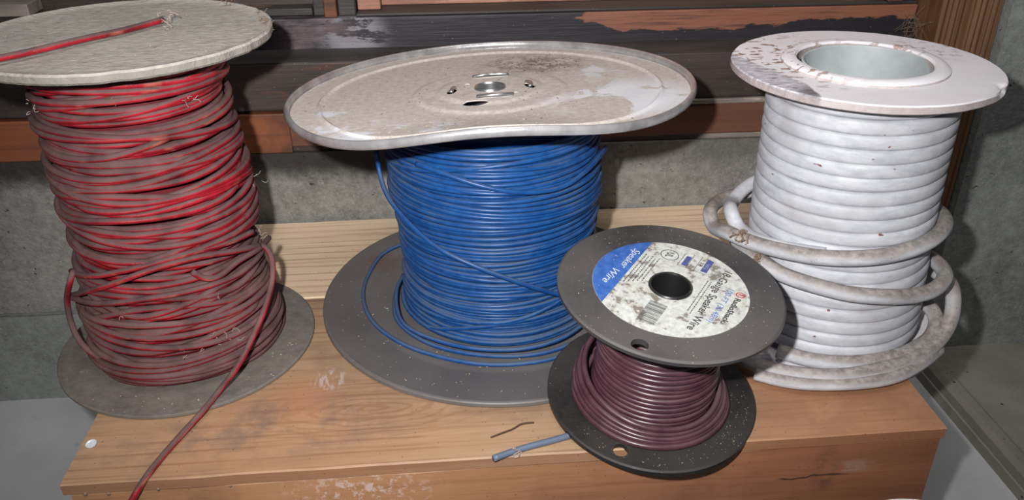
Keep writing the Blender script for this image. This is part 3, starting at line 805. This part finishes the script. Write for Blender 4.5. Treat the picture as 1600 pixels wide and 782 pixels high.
# core drum
lathe('drum', [(.0118, .003), (.045, .003), (.045, RH - .006), (.0118, RH - .006)], M_REDCORE, red, 64)
hs = np.array([0, .010, .025, .042, .056, .075, .10, .12, .137, .16, .175, .192, .22])
rl = np.array([.0600, .0610, .0600, .0590, .0585, .0560, .0545, .0560, .0560, .0552, .0558, .0535, .0525])
rrt = np.array([.0620, .0625, .0610, .0580, .0570, .0550, .0590, .0590, .0580, .0545, .0535, .0550, .0545])
def Rred(h, th):
    L = np.interp(h, hs, rl); Rr = np.interp(h, hs, rrt)
    k = .5 + .5 * np.cos(th - math.radians(25))
    return L * (1 - k) + Rr * k - .0023
rw = .0021
base = winding('', red, MR, rw, .0054, .2083, 42, lambda h, t: Rred(h, t) - .0026, rng, .0007, .0009, .0018)
mid = winding('', red, MR, rw, .0062, .2078, 35, lambda h, t: Rred(h, t) - .0004, rng, .0014, .0020, .0050, rphase=2)
tubes('wire_coil', [base, mid], rw, MR, red, 8)
ex = loops(rng, 36, Rred, .016, .203, .0065, .0024, (.55, 1.15), front=-1.13)
ex += loops(rng, 9, Rred, .012, .06, .007, .0040, (.6, 1.1), front=-1.13)
tubes('outer_strands', ex, rw, MR, red, 8)
tubes('crossing_strands', [P_('redA'), P_('redB'), P_('redC'), P_('redF')], .0019, MR, red, 10, ref=False)
tubes('slack_loop', [P_('redD')], .0019, MR, red, 10, ref=False)
tubes('slack_loop', [P_('redE')], .0018, MR, red, 10, ref=False)
o = tubes('loose_end', [P_('redtail')], .0019, MRT, red, 12, ref=False); o['label'] = 'red wire end trailing down over the crate front edge'
o = tubes('loose_end', [P_('redtop')], .0019, MR, red, 12, ref=False); o['label'] = 'wire end lying across the dusty top flange'
# cloth insulation frayed at the kinks, and lint caught in the strands
def fibres(name, c, k, size, mat, parent, rng, rad=.00022, sq=(1, 1, 1)):
    ps = []
    for i in range(k):
        p = np.array(c) + rng.normal(size=3) * size * .4 * np.array(sq)
        d = rng.normal(size=3); pts = [p]
        for j in range(5):
            d = d * .6 + rng.normal(size=3); d /= np.linalg.norm(d); pts.append(pts[-1] + d * size * .28 * np.array(sq))
        ps.append(smooth_path(pts, size * .12))
    o = tubes(name, ps, rad, mat, parent, 5, ref=False); return o
def on_red(deg, h, extra=.003):
    a = math.radians(deg); r = float(Rred(np.array([h]), np.array([a]))[0]) + extra
    return (r * math.cos(a), r * math.sin(a), h)
for deg, h, k, s_ in ((-52, .0345, 16, .007), (-38, .034, 10, .006), (-66, .029, 5, .006), (-45, .062, 8, .005), (-100, .060, 6, .004), (14, .115, 9, .005), (17, .073, 12, .005), (-140, .185, 6, .005), (-75, .195, 5, .004), (-35, .188, 5, .005)):
    o = fibres('lint', on_red(deg, h), k, s_, M_LINT, red, rng, .00018); o['label'] = 'pale tuft of lint caught in the strands'
for deg, k in ((14, 14), (28, 6), (60, 6)):
    a = math.radians(deg); o = fibres('lint', ((RR - .004) * math.cos(a), (RR - .004) * math.sin(a) + .003, RH), k, .0045, M_STRING, red, rng, .0002)
    o['label'] = 'tuft of straw coloured dust on the flange edge'
o = fibres('lint', (.0235, .0125, RH + .0035), 10, .006, M_LINT, red, rng, .0003)
o['label'] = 'fluffy dust over the wire end on the flange'

# ---- BLUE spool ---------------------------------------------------
rng = np.random.default_rng(21)
blue = empty('wire_spool', (-.0083, .5428, 0))
tag(blue, 'large spool of blue insulated wire with a wide bent steel top flange', 'wire spool')
BR = .1335; BH = .1638; AX = (-.0317, -.0483)
pr = [(.012, 0), (BR - .001, 0), (BR, .0012), (BR, .0034), (BR - .0006, .0042), (BR - .002, .0045), (BR - .0035, .0040), (.104, .0040), (.1030, .0036), (.1, .0036), (.012, .0036)]
o = lathe('bottom_flange', pr, M_PLATE, blue, 220)
# top flange: thin pressed steel with rolled rim, swaged ring, hub and a bent front
def swage(r):
    z = 0
    z += .0015 * math.exp(-((r - .1115) / .0013) ** 2)
    if r < .052: z += .0012 * min(1, (.052 - r) / .003)
    if r < .036: z += .0014 * min(1, (.036 - r) / .004)
    return z
rs = [.0097] + list(np.linspace(.011, .034, 12)) + list(np.linspace(.036, .056, 14)) + list(np.linspace(.06, .106, 14)) + list(np.linspace(.1075, .1155, 13)) + [.119, .122, .125, .128, .1299]
topp = [(r, swage(r)) for r in rs]
rim = [(BR - .0017 + .0017 * math.cos(a), .0021 + .0028 * math.sin(a)) for a in np.linspace(PI * 1.22, -PI * .70, 20)]
bot = [(r, swage(r) - .0009) for r in reversed(rs)]
prof = topp + rim + bot
topf = lathe('top_flange', prof, M_STEEL, blue, 240)
hole = cutter(-.0085, -.0318, .0085, .0040, .05)
slots = [cutter(.0, .0280, .0120, .0016, .12), cutter(.0262, .001, .0030, .0075, .35), cutter(-.0250, -.004, .0030, .0072, -.2), cutter(.004, -.0235, .011, .0013, .10), cutter(-.0155, .0115, .0022), cutter(.017, -.0145, .0016)]
cut(topf, [hole] + slots)
def bend(x, y):
    r = math.hypot(x, y); a = math.degrees(math.atan2(y, x))
    g = math.exp(-.5 * ((a + 88) / 21) ** 2)
    t = max(0, min(1, (r - .05) / (BR - .05))); t = t * t * (3 - 2 * t)
    g2 = math.exp(-.5 * ((a + 128) / 16) ** 2)
    return .0120 * g * t - .0012 * g2 * t
for vtx in topf.data.vertices: vtx.co.z += bend(vtx.co.x, vtx.co.y)
nrm = Vector((math.sin(-.0459), math.sin(.055), 1)).normalized()
topf.rotation_mode = 'QUATERNION'; qt = Vector((0, 0, 1)).rotation_difference(nrm); topf.rotation_quaternion = qt
topf.location = (-.0052, -.0079, BH)
# folded tabs of the hub
def tabobj(pts, w, mat=M_CHROME, rad=.0011):
    Q = smooth_path(pts, .001); o = tubes('hub_tab', [Q], rad, mat, topf, 8, ref=True, flat=w); return o
tabobj([(-.0125, .0292, .0032), (-.006, .0283, .0042), (0, .0302, .0040), (.006, .0295, .0042), (.0118, .0306, .0034)], 1.2)
tabobj([(-.0075, -.0228, .0036), (0, -.0250, .0046), (.008, -.0243, .0044), (.0148, -.0208, .0036)], 1.6)
tabobj([(-.0255, -.0085, .0030), (-.0243, -.0035, .0046), (-.0235, .002, .0034)], 1.3)
tabobj([(.0262, -.0035, .0030), (.0268, .002, .0046), (.0240, .0085, .0034)], 1.3)
o = lathe('hub_sleeve', [(.0089, -.012), (.0104, -.012), (.0106, .0030), (.0100, .0041), (.0089, .0030)], M_CHROME, topf, 48)
lathe('drum', [(.0110, .0037), (.064, .0037), (.064, .1535), (.0110, .1535)], MB, blue, 64)
dr = [c for c in blue.children if c.name.startswith('drum')][0]
for vtx in dr.data.vertices: vtx.co.x += AX[0] * vtx.co.z; vtx.co.y += AX[1] * vtx.co.z
hs2 = np.array([0, .010, .03, .057, .083, .10, .118, .16])
rb_ = np.array([.0740, .0730, .0705, .0700, .0712, .0742, .0730, .0725])
def Rblue(h, th): return np.interp(h, hs2, rb_) - .0016 + .0006 * np.sin(h * 260) + .0004 * np.sin(2 * th + h * 90)
bw = .00152
b1 = winding('', blue, MB, bw, .0055, .150, 52, lambda h, t: Rblue(h, t) - .0016, rng, .0002, .0003, .0006, axis=AX)
b2 = winding('', blue, MB, bw, .0055, .148, 47, lambda h, t: Rblue(h, t) + .0002, rng, .0005, .0008, .0022, axis=AX, freq=.9)
tubes('wire_coil', [b1, b2], bw, MB, blue, 8)
ex = loops(rng, 12, Rblue, .008, .145, .0050, .0018, (.6, 1.1), axis=AX, front=-1.57)
tubes('outer_strands', ex, bw, MB, blue, 8)
tubes('crossing_strands', [P_('blue1'), P_('blue2')], .0016, MB, blue, 10, ref=False)
tubes('slack_loop', [P_('blue3')], .0015, MB, blue, 10, ref=False)
tubes('slack_loop', [P_('blue4'), P_('blue5')], .0015, MB, blue, 10, ref=False)
# the far end of that strand comes out from under the black spool
MBT = m_plain('grey_blue_wire', srgb(92, 104, 122), .5)
o = tubes('loose_end', [P_('bluetail')], .0020, MBT, blue, 12, ref=False); o['label'] = 'grey-blue cut wire end lying on the lid in front of the black spool'
fibres('lint', (.0105, -.1755, .0012), 9, .004, M_LINT, blue, rng, .00035)

# ---- WHITE spool --------------------------------------------------
rng = np.random.default_rng(31)
white = empty('cable_spool', (.2203, .505, 0))
tag(white, 'spool of thick white cable with chalky white flanges and a wide open hub', 'cable spool')
WR = .0797; WH = .1888
lathe('bottom_flange', [(.040, 0), (WR - .001, 0), (WR, .001), (WR, .003), (WR - .001, .004), (.040, .004)], M_WF, white, 160)
pr = [(.0405, -.0050), (WR - .0006, -.0052), (WR, -.0046), (WR, -.0008), (WR - .0007, 0), (.077, 0), (.074, 0), (.070, 0), (.066, 0), (.062, 0), (.056, 0), (.0495, 0), (.0492, .0012), (.0475, .0026), (.0440, .0034), (.0410, .0030), (.0398, .0016)]
tf = lathe('top_flange', pr, M_WF, white, 220); tf.location = (-.002, .003, WH)
# bite broken out of the rim on the right
for vtx in tf.data.vertices:
    a = math.degrees(math.atan2(vtx.co.y, vtx.co.x)); rad = math.hypot(vtx.co.x, vtx.co.y)
    g = ((a + 62) / 26) ** 2 if -62 < a < -36 else (max(0, 1 - (a + 36) / 3.0) if -36 <= a < -33 else 0)
    e = max(0, (rad - .074) / (WR - .074))
    if vtx.co.z > -.002: vtx.co.z -= .0026 * g * e; vtx.co.x *= 1 - .03 * g * e; vtx.co.y *= 1 - .03 * g * e
    if rad > .07:
        k = 1 + .0015 * math.sin(a * .23) + .001 * math.sin(a * .61)
        vtx.co.x *= k; vtx.co.y *= k
# open hub tube running down through the spool
o = lathe('hub_tube', [(.0382, .0045), (.0397, .0045), (.0397, WH + .0010), (.0390, WH + .0016), (.0382, WH + .0010)], M_HUBIN, white, 120)
o = lathe('hub_bridge', [(.00001, .060), (.0381, .060), (.0381, .063), (.00001, .063)], M_HUBIN, white, 64)
hsw = np.array([0, .011, .032, .0735, .0965, .114, .131, .148, .164, .19])
rwh = np.array([.0665, .0665, .0655, .0620, .0605, .0602, .0598, .0596, .0593, .0590])
def Rwh(h, th):
    k = .5 + .5 * np.cos(th + .41)
    Rr = np.interp(h, hsw, rwh); L = np.interp(h, hsw, np.array([.062, .061, .060, .0590, .0592, .0600, .0600, .0600, .0602, .0602]))
    return L * (1 - k) + Rr * k - .0050
cw = .00475
w1 = winding('', white, MW, cw, .0090, .1795, 19.0, Rwh, rng, .00035, .0003, .0004, n=12, seg=90, freq=.8)
w0 = winding('', white, MW, cw, .0088, .1795, 19.0, lambda h, t: Rwh(h, t) - .0075, rng, .0002, .0002, .0003, seg=60)
tubes('cable_coil', [w0, w1], cw, MW, white, 20, flat=.66, pw=.72)
CR = .0050
for k_, mt, lab in (('whB', MW, None), ('whA', MWD, None), ('whC', MWD, None), ('whD', MWD, None), ('whE', MWD, None), ('whF', MWD, None)):
    o = tubes('slack_loop', [P_(k_)], CR if k_ != 'whF' else .0042, mt, white, 14, ref=False)
    if mt is MWD: o['label'] = 'loose turn of white cable, grimy brown on top'
# twine knots
for c, s_ in ((PATHS['whA'][7], .009), (PATHS['whC'][1], .005)):
    r_ = .0062
    o = fibres('twine_knot', (c[0] * 1.04, c[1] * 1.0 - .003, c[2] + .003), 16, s_ * .8, M_STRING, white, rng, .0005)

# ---- BLACK spool --------------------------------------------------
rng = np.random.default_rng(41)
bn = Vector((math.sin(.0466), math.sin(-.1127), 1)).normalized()
qb = Vector((0, 0, 1)).rotation_difference(bn)
black = empty('wire_spool', (.0864, .4171, .0061), qb)
tag(black, 'small tilted black plastic spool of maroon wire with a round paper label', 'wire spool')
KR = .0649; KH = .0846
bf = lathe('bottom_flange', [(.0125, -.003), (KR - .001, -.003), (KR, -.002), (KR, .0008), (KR - .001, .0016), (KR - .003, .0014), (KR - .006, .0006), (.0125, .0006)], M_BLACK, black, 180)
cut(bf, [cutter(-.0243, -.0487, .0047)])
tn = Vector((math.sin(.0712), math.sin(-.0987), 1)).normalized()
tfk = lathe('top_flange', [(.0125, -.0040), (KR - .001, -.0040), (KR, -.003), (KR, -.001), (KR - .0012, -.0001), (KR - .003, -.0001), (KR - .005, -.0005), (.0125, -.0005)], M_BLACKTOP, black, 200)
cut(tfk, [cutter(-.0243, -.0522, .0047)])
tfk.rotation_mode = 'QUATERNION'; tfk.rotation_quaternion = qb.inverted() @ Vector((0, 0, 1)).rotation_difference(tn); tfk.location = (0, 0, KH)
lathe('hub_tube', [(.0105, -.003), (.0126, -.003), (.0126, KH + .0003), (.0121, KH + .0010), (.0112, KH + .0008), (.0105, KH - .0005)], M_BLACK, black, 64)
lathe('hub_bridge', [(.00001, KH - .020), (.0105, KH - .020), (.0105, KH - .018), (.00001, KH - .018)], M_DARKIN, black, 48)
lathe('drum', [(.0126, .0006), (.030, .0006), (.030, KH - .0042), (.0126, KH - .0042)], M_BRCORE, black, 48)
hk = np.array([0, .016, .03, .085])
def Rk(h, th): return np.interp(h, hk, np.array([.0385, .0385, .0375, .0378])) - .0021
kw = .00195
k1 = winding('', black, MBR, kw, .0030, KH - .0062, 20.5, Rk, rng, .0003, .0003, .0005)
k0 = winding('', black, MBR, kw, .0030, KH - .0062, 21.5, lambda h, t: Rk(h, t) - .0030, rng, .0002, .0003, .0004)
tubes('wire_coil', [k0, k1], kw, MBR, black, 12)
def ring(z, dx, dy, r, tiltx, tilty, k=1.0, a0=1.2):
    t = np.linspace(a0, a0 + 2 * PI * k, int(90 * k)); x = dx + r * np.cos(t); y = dy + r * np.sin(t)
    return np.stack([x, y, np.maximum(.0027, z + tiltx * np.cos(t) + tilty * np.sin(t))], 1)
rings = [ring(.0030, -.001, -.0005, .0475, 0, .000, 1), ring(.0062, -.0012, .0012, .0470, -.0012, .0012), ring(.0096, -.0012, .0005, .0455, -.002, .0030),
         ring(.0040, .0, .0, .0435, 0, 0), ring(.0130, -.0022, .0005, .0440, -.003, .0045), ring(.0172, -.0018, .0, .0420, -.004, .006), ring(.0085, .0, .0, .0415, 0, 0)]
tubes('slack_loop', rings[:3], kw, MBR, black, 12)
tubes('slack_loop', rings[3:5], kw, MBR, black, 12)
tubes('slack_loop', rings[5:], kw, MBR, black, 12)

# paper label with its print; label frame: x along the lettering, y up
lab = empty('tmp', (0, 0, 0)); bpy.data.objects.remove(lab)
LA = math.atan2(-.86, -.51)
LR = .0447; LI = .0127
def seg_disc(name, r, ri, ymin, ymax, z, mat, parent, n=200):
    """part of an annulus between two y limits in the label frame, as a thin sheet"""
    bm = bmesh.new()
    outer = [bm.verts.new((r * math.cos(2 * PI * i / n), r * math.sin(2 * PI * i / n), z)) for i in range(n)]
    inner = [bm.verts.new((ri * math.cos(2 * PI * i / n), ri * math.sin(2 * PI * i / n), z)) for i in range(n)] if ri else None
    if inner:
        for i in range(n): j = (i + 1) % n; bm.faces.new((outer[i], outer[j], inner[j], inner[i]))
    else: bm.faces.new(outer)
    for yy, keep in ((ymin, 1), (ymax, -1)):
        if yy is None: continue
        bmesh.ops.bisect_plane(bm, geom=bm.verts[:] + bm.edges[:] + bm.faces[:], plane_co=(0, yy, 0), plane_no=(0, -keep, 0), clear_outer=True)
    r_ = bmesh.ops.extrude_face_region(bm, geom=bm.faces[:])
    for v in [g for g in r_['geom'] if isinstance(g, bmesh.types.BMVert)]: v.co.z += .00012
    o = bm_obj(name, bm, mat, parent); o.rotation_euler = (0, 0, LA); return o
label = seg_disc('label', LR, LI, None, None, -.00052, M_LABEL, tfk); label['label'] = 'round grimy white paper label with a blue segment'
lb = seg_disc('label_band', LR - .0001, 0, None, -.0263, -.00042, M_LBLUE, label); lb.rotation_euler = (0, 0, 0); lb['label'] = 'blue printed segment'
ZL = -.00027
def text(s_, x0, x1, y, h, mat, shear=0., name='lettering', bold=0.):
    cu = bpy.data.curves.new('t', 'FONT'); cu.body = s_; cu.size = 1; cu.shear = shear; cu.offset = bold; cu.resolution_u = 3
    o = bpy.data.objects.new('t', cu); C.objects.link(o); bpy.context.view_layer.update()
    me = bpy.data.meshes.new_from_object(o.evaluated_get(bpy.context.evaluated_depsgraph_get()))
    bpy.data.objects.remove(o)
    xs = [v.co.x for v in me.vertices]; ax, bx = min(xs), max(xs)
    k = (x1 - x0) / (bx - ax); ky = h / .70
    for v in me.vertices: v.co = Vector((x0 + (v.co.x - ax) * k, y + v.co.y * ky, ZL))
    me.materials.clear(); me.materials.append(mat); me.name = name
    p = bpy.data.objects.new(name, me); C.objects.link(p); p.parent = label
    return p
text('Speaker', -.0235, -.0005, -.0325, .0048, M_INKW, .45)
text('Wire', .0030, .0185, -.0350, .0048, M_INKW, .45)
text('18-Gauge Speaker Wire', -.0335, .0305, .0212, .0047, M_INKK, 0, bold=.012)
text('RadioShack.', -.0115, .0150, .0350, .0032, M_INKK, 0, bold=.03)
text('100-FT (30.48m)', -.0180, .0180, .0285, .0036, M_INKB, .1)
# small round maker's mark: red disc with an R
def flat(name, polys, mat):
    bm = bmesh.new()
    for P in polys: bm.faces.new([bm.verts.new((x, y, ZL)) for x, y in P])
    o = bm_obj(name, bm, mat, label)
    return o
def ringpoly(cx, cy, r, ri, n=40):
    L = []
    for i in range(n):
        a, b = 2 * PI * i / n, 2 * PI * (i + 1) / n
        L.append([(cx + r * math.cos(a), cy + r * math.sin(a)), (cx + r * math.cos(b), cy + r * math.sin(b)), (cx + ri * math.cos(b), cy + ri * math.sin(b)), (cx + ri * math.cos(a), cy + ri * math.sin(a))])
    return L
flat('maker_mark', ringpoly(-.0155, .0365, .0027, .0020), M_INKR); text('R', -.0165, -.0146, .0353, .0024, M_INKR, bold=.03)
flat('listing_mark', ringpoly(-.0296, -.0122, .0056, .0051), M_INKK)
text('UL', -.0325, -.0268, -.0142, .0042, M_INKK, -.2, bold=.02)
# barcode
rb = random.Random(8); bars = []; x = .0185
while x < .0385:
    w = rb.choice((.00025, .00035, .0006)); bars.append([(x, -.0045), (x + w, -.0045), (x + w, .0058), (x, .0058)]); x += w + rb.choice((.00025, .0004, .0006))
flat('barcode', bars, M_INKK)
# spec table: two blue cells and thin rules
rect = lambda a, b, c, d: [(a, c), (b, c), (b, d), (a, d)]
flat('table_cell', [rect(-.0385, -.0245, .0090, .0128), rect(-.0350, -.0240, -.0030, .0002)], M_INKN)
flat('table_rules', [rect(-.0395, -.0225, .0052, .0055), rect(-.0385, -.0225, .0004, .0007), rect(-.0370, -.0220, -.0048, -.0045), rect(-.0230, -.0227, -.0048, .0130)], M_INKK)
text('AWG', -.0350, -.0280, .0098, .0023, M_INKW, bold=.02)
text('18', -.0330, -.0290, .0060, .0024, M_INKK, bold=.02)
# lines of small print, too small to read in the photograph
lines = []; lines2 = []
for j in range(5):
    y = -.0245 + j * .0021; x = -.0225 + .002 * (j % 2)
    while x < .0125 - .002 * j:
        w = rb.uniform(.0008, .0026); lines.append(rect(x, x + w, y, y + .00055)); x += w + .0006
for j in range(2):
    y = .0160 + j * .0020; x = -.018
    while x < .016:
        w = rb.uniform(.0008, .0024); lines2.append(rect(x, x + w, y, y + .0005)); x += w + .0006
flat('small_print', lines, M_INKK); flat('small_print', lines2, M_INKK)

# ---- rim of a pale round thing in front of the crate, only its top shows
fr = empty('round_tub', (.2360, .3240, -.0420))
tag(fr, 'round dirty white rim just showing in front of the crate at the bottom edge', 'tub')
o = lathe('rim', [(.0430, -.004), (.0470, -.004), (.0478, -.002), (.0478, .0008), (.0465, .002), (.0445, .002), (.0430, .0)], M_WF, fr, 120)
o = lathe('body', [(.0300, ZF + .0422), (.0310, ZF + .0422), (.0440, -.004), (.0430, -.004)], M_CARD, fr, 80)
o = lathe('base', [(.00001, ZF + .0421), (.0300, ZF + .0421), (.0300, ZF + .0440), (.00001, ZF + .0440)], M_CARD, fr, 80)

# ------------------------------------------------------------------ debris
def flakes(name, k, place_fn, size, mat, label, seed, parent=None):
    r = np.random.default_rng(seed); V = []; F = []
    for i in range(k):
        p, nrm_ = place_fn(r); s_ = size * r.uniform(.4, 1.4)
        a = r.uniform(0, 6.28); el = r.uniform(1, 2.6); b = len(V)
        e1_ = np.array([math.cos(a), math.sin(a), r.normal() * .25]) * s_ * el; e2_ = np.array([-math.sin(a), math.cos(a), r.normal() * .25]) * s_
        up = np.array([0, 0, s_ * .35])
        c = p + np.array([0, 0, s_ * .12])
        for q in (e1_, e2_, -e1_, -e2_): V.append(c + q * .5)
        V.append(c + up); V.append(c - up * .3)
        for m_ in range(4):
            n_ = (m_ + 1) % 4; F.append((b + m_, b + n_, b + 4)); F.append((b + n_, b + m_, b + 5))
    o = mesh_obj(name, V, F, mat, parent, False)
    if parent is None: tag(o, label, 'debris', kind='stuff')
    else: o['kind'] = 'stuff'; o['label'] = label
    return o
Mtop = Matrix.Translation(Vector((-.0083 - .0052, .5428 - .0079, BH))) @ qt.to_matrix().to_4x4()
def on_blue(cx, cy, sd, lim=.127):
    def f(r):
        while True:
            x, y = cx + r.normal() * sd, cy + r.normal() * sd
            if .012 < math.hypot(x, y) < lim: break
        z = swage(math.hypot(x, y)) + bend(x, y)
        return np.array(Mtop @ Vector((x, y, z))), None
    return f
def multi(*fs):
    def f(r): return fs[int(r.integers(len(fs)))](r)
    return f
flakes('sawdust', 620, multi(on_blue(-.05, -.06, .035), on_blue(0, -.03, .06), on_blue(-.08, .0, .03), on_blue(.02, -.05, .05), on_blue(.05, .03, .02), on_blue(-.055, -.098, .012)), .00062, M_SAW, 'pale sawdust flakes strewn over the steel flange of the blue spool', 1)
flakes('grit', 300, multi(on_blue(.03, .073, .014), on_blue(.04, .062, .012), on_blue(0, 0, .07)), .0009, M_GRIT, 'dark brown grit heaped behind the hub of the steel flange', 2)
Mbk = Matrix.Translation(Vector((.0864, .4171, .0061))) @ qb.to_matrix().to_4x4()
def on_black(r):
    a = r.uniform(-2.6, .9); rad = r.uniform(.050, .062)
    if r.uniform() < .6: a = r.normal() * .45 - .7
    return np.array(Mbk @ Vector((rad * math.cos(a), rad * math.sin(a), .0009))), None
flakes('sawdust', 130, on_black, .0004, M_SAW, 'pale crumbs on the lower flange of the black spool', 3)
Mbt = Mbk @ (Matrix.Translation((0, 0, KH)) @ tfk.rotation_quaternion.to_matrix().to_4x4())
def on_btop(r):
    a = r.uniform(0, 6.28); rad = .014 + .049 * r.uniform() ** .6
    return np.array(Mbt @ Vector((rad * math.cos(a), rad * math.sin(a), -.0002))), None
flakes('sawdust', 60, on_btop, .00045, M_SAW, 'few pale crumbs on the labelled top flange of the black spool', 4)
def on_crate(r):
    p = CF @ Vector((r.uniform(X0 + .01, X1 - .01), r.uniform(.004, .16), 0)); return np.array(p), None
flakes('grit', 120, on_crate, .0006, M_GRIT, 'scattered dark specks of dirt on the crate lid', 5)
def on_bplate(r):
    a = r.uniform(-3.1, -1.2) if r.uniform() < .8 else r.uniform(0, 6.28); rad = r.uniform(.085, .130)
    return np.array((-.0083 + rad * math.cos(a), .5428 + rad * math.sin(a), .0041)), None
flakes('sawdust', 60, on_bplate, .0007, M_SAW, 'pale specks on the grey lower flange of the blue spool', 6)
def on_redplate(r):
    a = r.uniform(-2.6, .2); rad = r.uniform(.066, .083)
    return np.array((-.2265 + rad * math.cos(a), .4864 + rad * math.sin(a), .0031)), None
flakes('sawdust', 45, on_redplate, .0007, M_SAW, 'pale specks on the grey lower flange of the red spool', 7)
def on_redtop(r):
    a = r.uniform(0, 6.28); rad = .078 * r.uniform() ** .5
    return np.array((-.2268 + rad * math.cos(a), .4895 + rad * math.sin(a), RH - .0011)), None
flakes('grit', 90, on_redtop, .0008, M_LINT, 'bits of fluff in the thick dust on the top flange of the red spool', 8)
cw_ = tubes('cobweb', [smooth_path(q, .003) for q in COB], (.00014), M_STRING, None, 4, ref=False); cw_.matrix_world = WF
tag(cw_, 'grey cobweb in the corner between the dark rail and the ridged post', 'cobweb', kind='stuff')
# dark crack-like sliver on the lid
sl = tubes('splinter', [smooth_path([(-.0135, .3825, .0004), (-.006, .3865, .0006), (.001, .3905, .0005), (.0035, .3935, .0006), (.008, .395, .0006), (.0125, .3955, .0004)], .001)], .00065, M_SLIV, None, 6, ref=False)
tag(sl, 'thin dark splinter on the crate lid left of the black spool', 'splinter')

# ------------------------------------------------------------------ camera and light
Rv = Vector((.99997, -.0038, -.0069)).normalized(); Fw = Vector((0, .8749, -.4842)).normalized()
pitch = .5055; roll = -.0079
Fw = Vector((0, math.cos(pitch), -math.sin(pitch))); r0 = Vector((1, 0, 0)); u0 = r0.cross(Fw)
Rv = r0 * math.cos(roll) + u0 * math.sin(roll); Uv = -r0 * math.sin(roll) + u0 * math.cos(roll)
cam = bpy.data.cameras.new('camera'); co = bpy.data.objects.new('camera', cam); C.objects.link(co)
cam.sensor_width = 36; cam.sensor_fit = 'HORIZONTAL'; cam.lens = 1307.86 / 1600 * 36; cam.clip_start = .01; cam.clip_end = 20
M3 = Matrix((Rv, Uv, -Fw)).transposed().to_4x4(); M3.translation = Vector((0, 0, .3399)); co.matrix_world = M3
bpy.context.scene.camera = co

fl_ = bpy.data.lights.new('camera_flash', 'SPOT'); fl_.shadow_soft_size = .006; fl_.spot_size = math.radians(100); fl_.spot_blend = 1.0; fl_.energy = 18.5; fl_.color = (1, .985, .97)
fo = bpy.data.objects.new('camera_flash', fl_); C.objects.link(fo)
FM = M3.copy(); FM.translation = Vector((0, 0, .3399)) + Rv * -.042 + Uv * .034 + Fw * .005; fo.matrix_world = FM @ Matrix.Rotation(math.radians(5.5), 4, 'X') @ Matrix.Rotation(math.radians(-3.5), 4, 'Y')
ov = bpy.data.lights.new('room_light', 'AREA'); ov.shape = 'DISK'; ov.size = .9; ov.energy = 8; ov.color = (1, .98, .96)
oo = bpy.data.objects.new('room_light', ov); C.objects.link(oo); oo.location = (.1, .15, 1.7)
oo.rotation_euler = (math.radians(8), 0, 0)

w = bpy.data.worlds.new('World'); bpy.context.scene.world = w; w.use_nodes = True
w.node_tree.nodes['Background'].inputs[0].default_value = (.9, .95, 1, 1); w.node_tree.nodes['Background'].inputs[1].default_value = .045
sc = bpy.context.scene
sc.view_settings.view_transform = 'Standard'; sc.view_settings.look = 'None'; sc.view_settings.exposure = 0; sc.view_settings.gamma = 1
sc.view_settings.use_curve_mapping = False
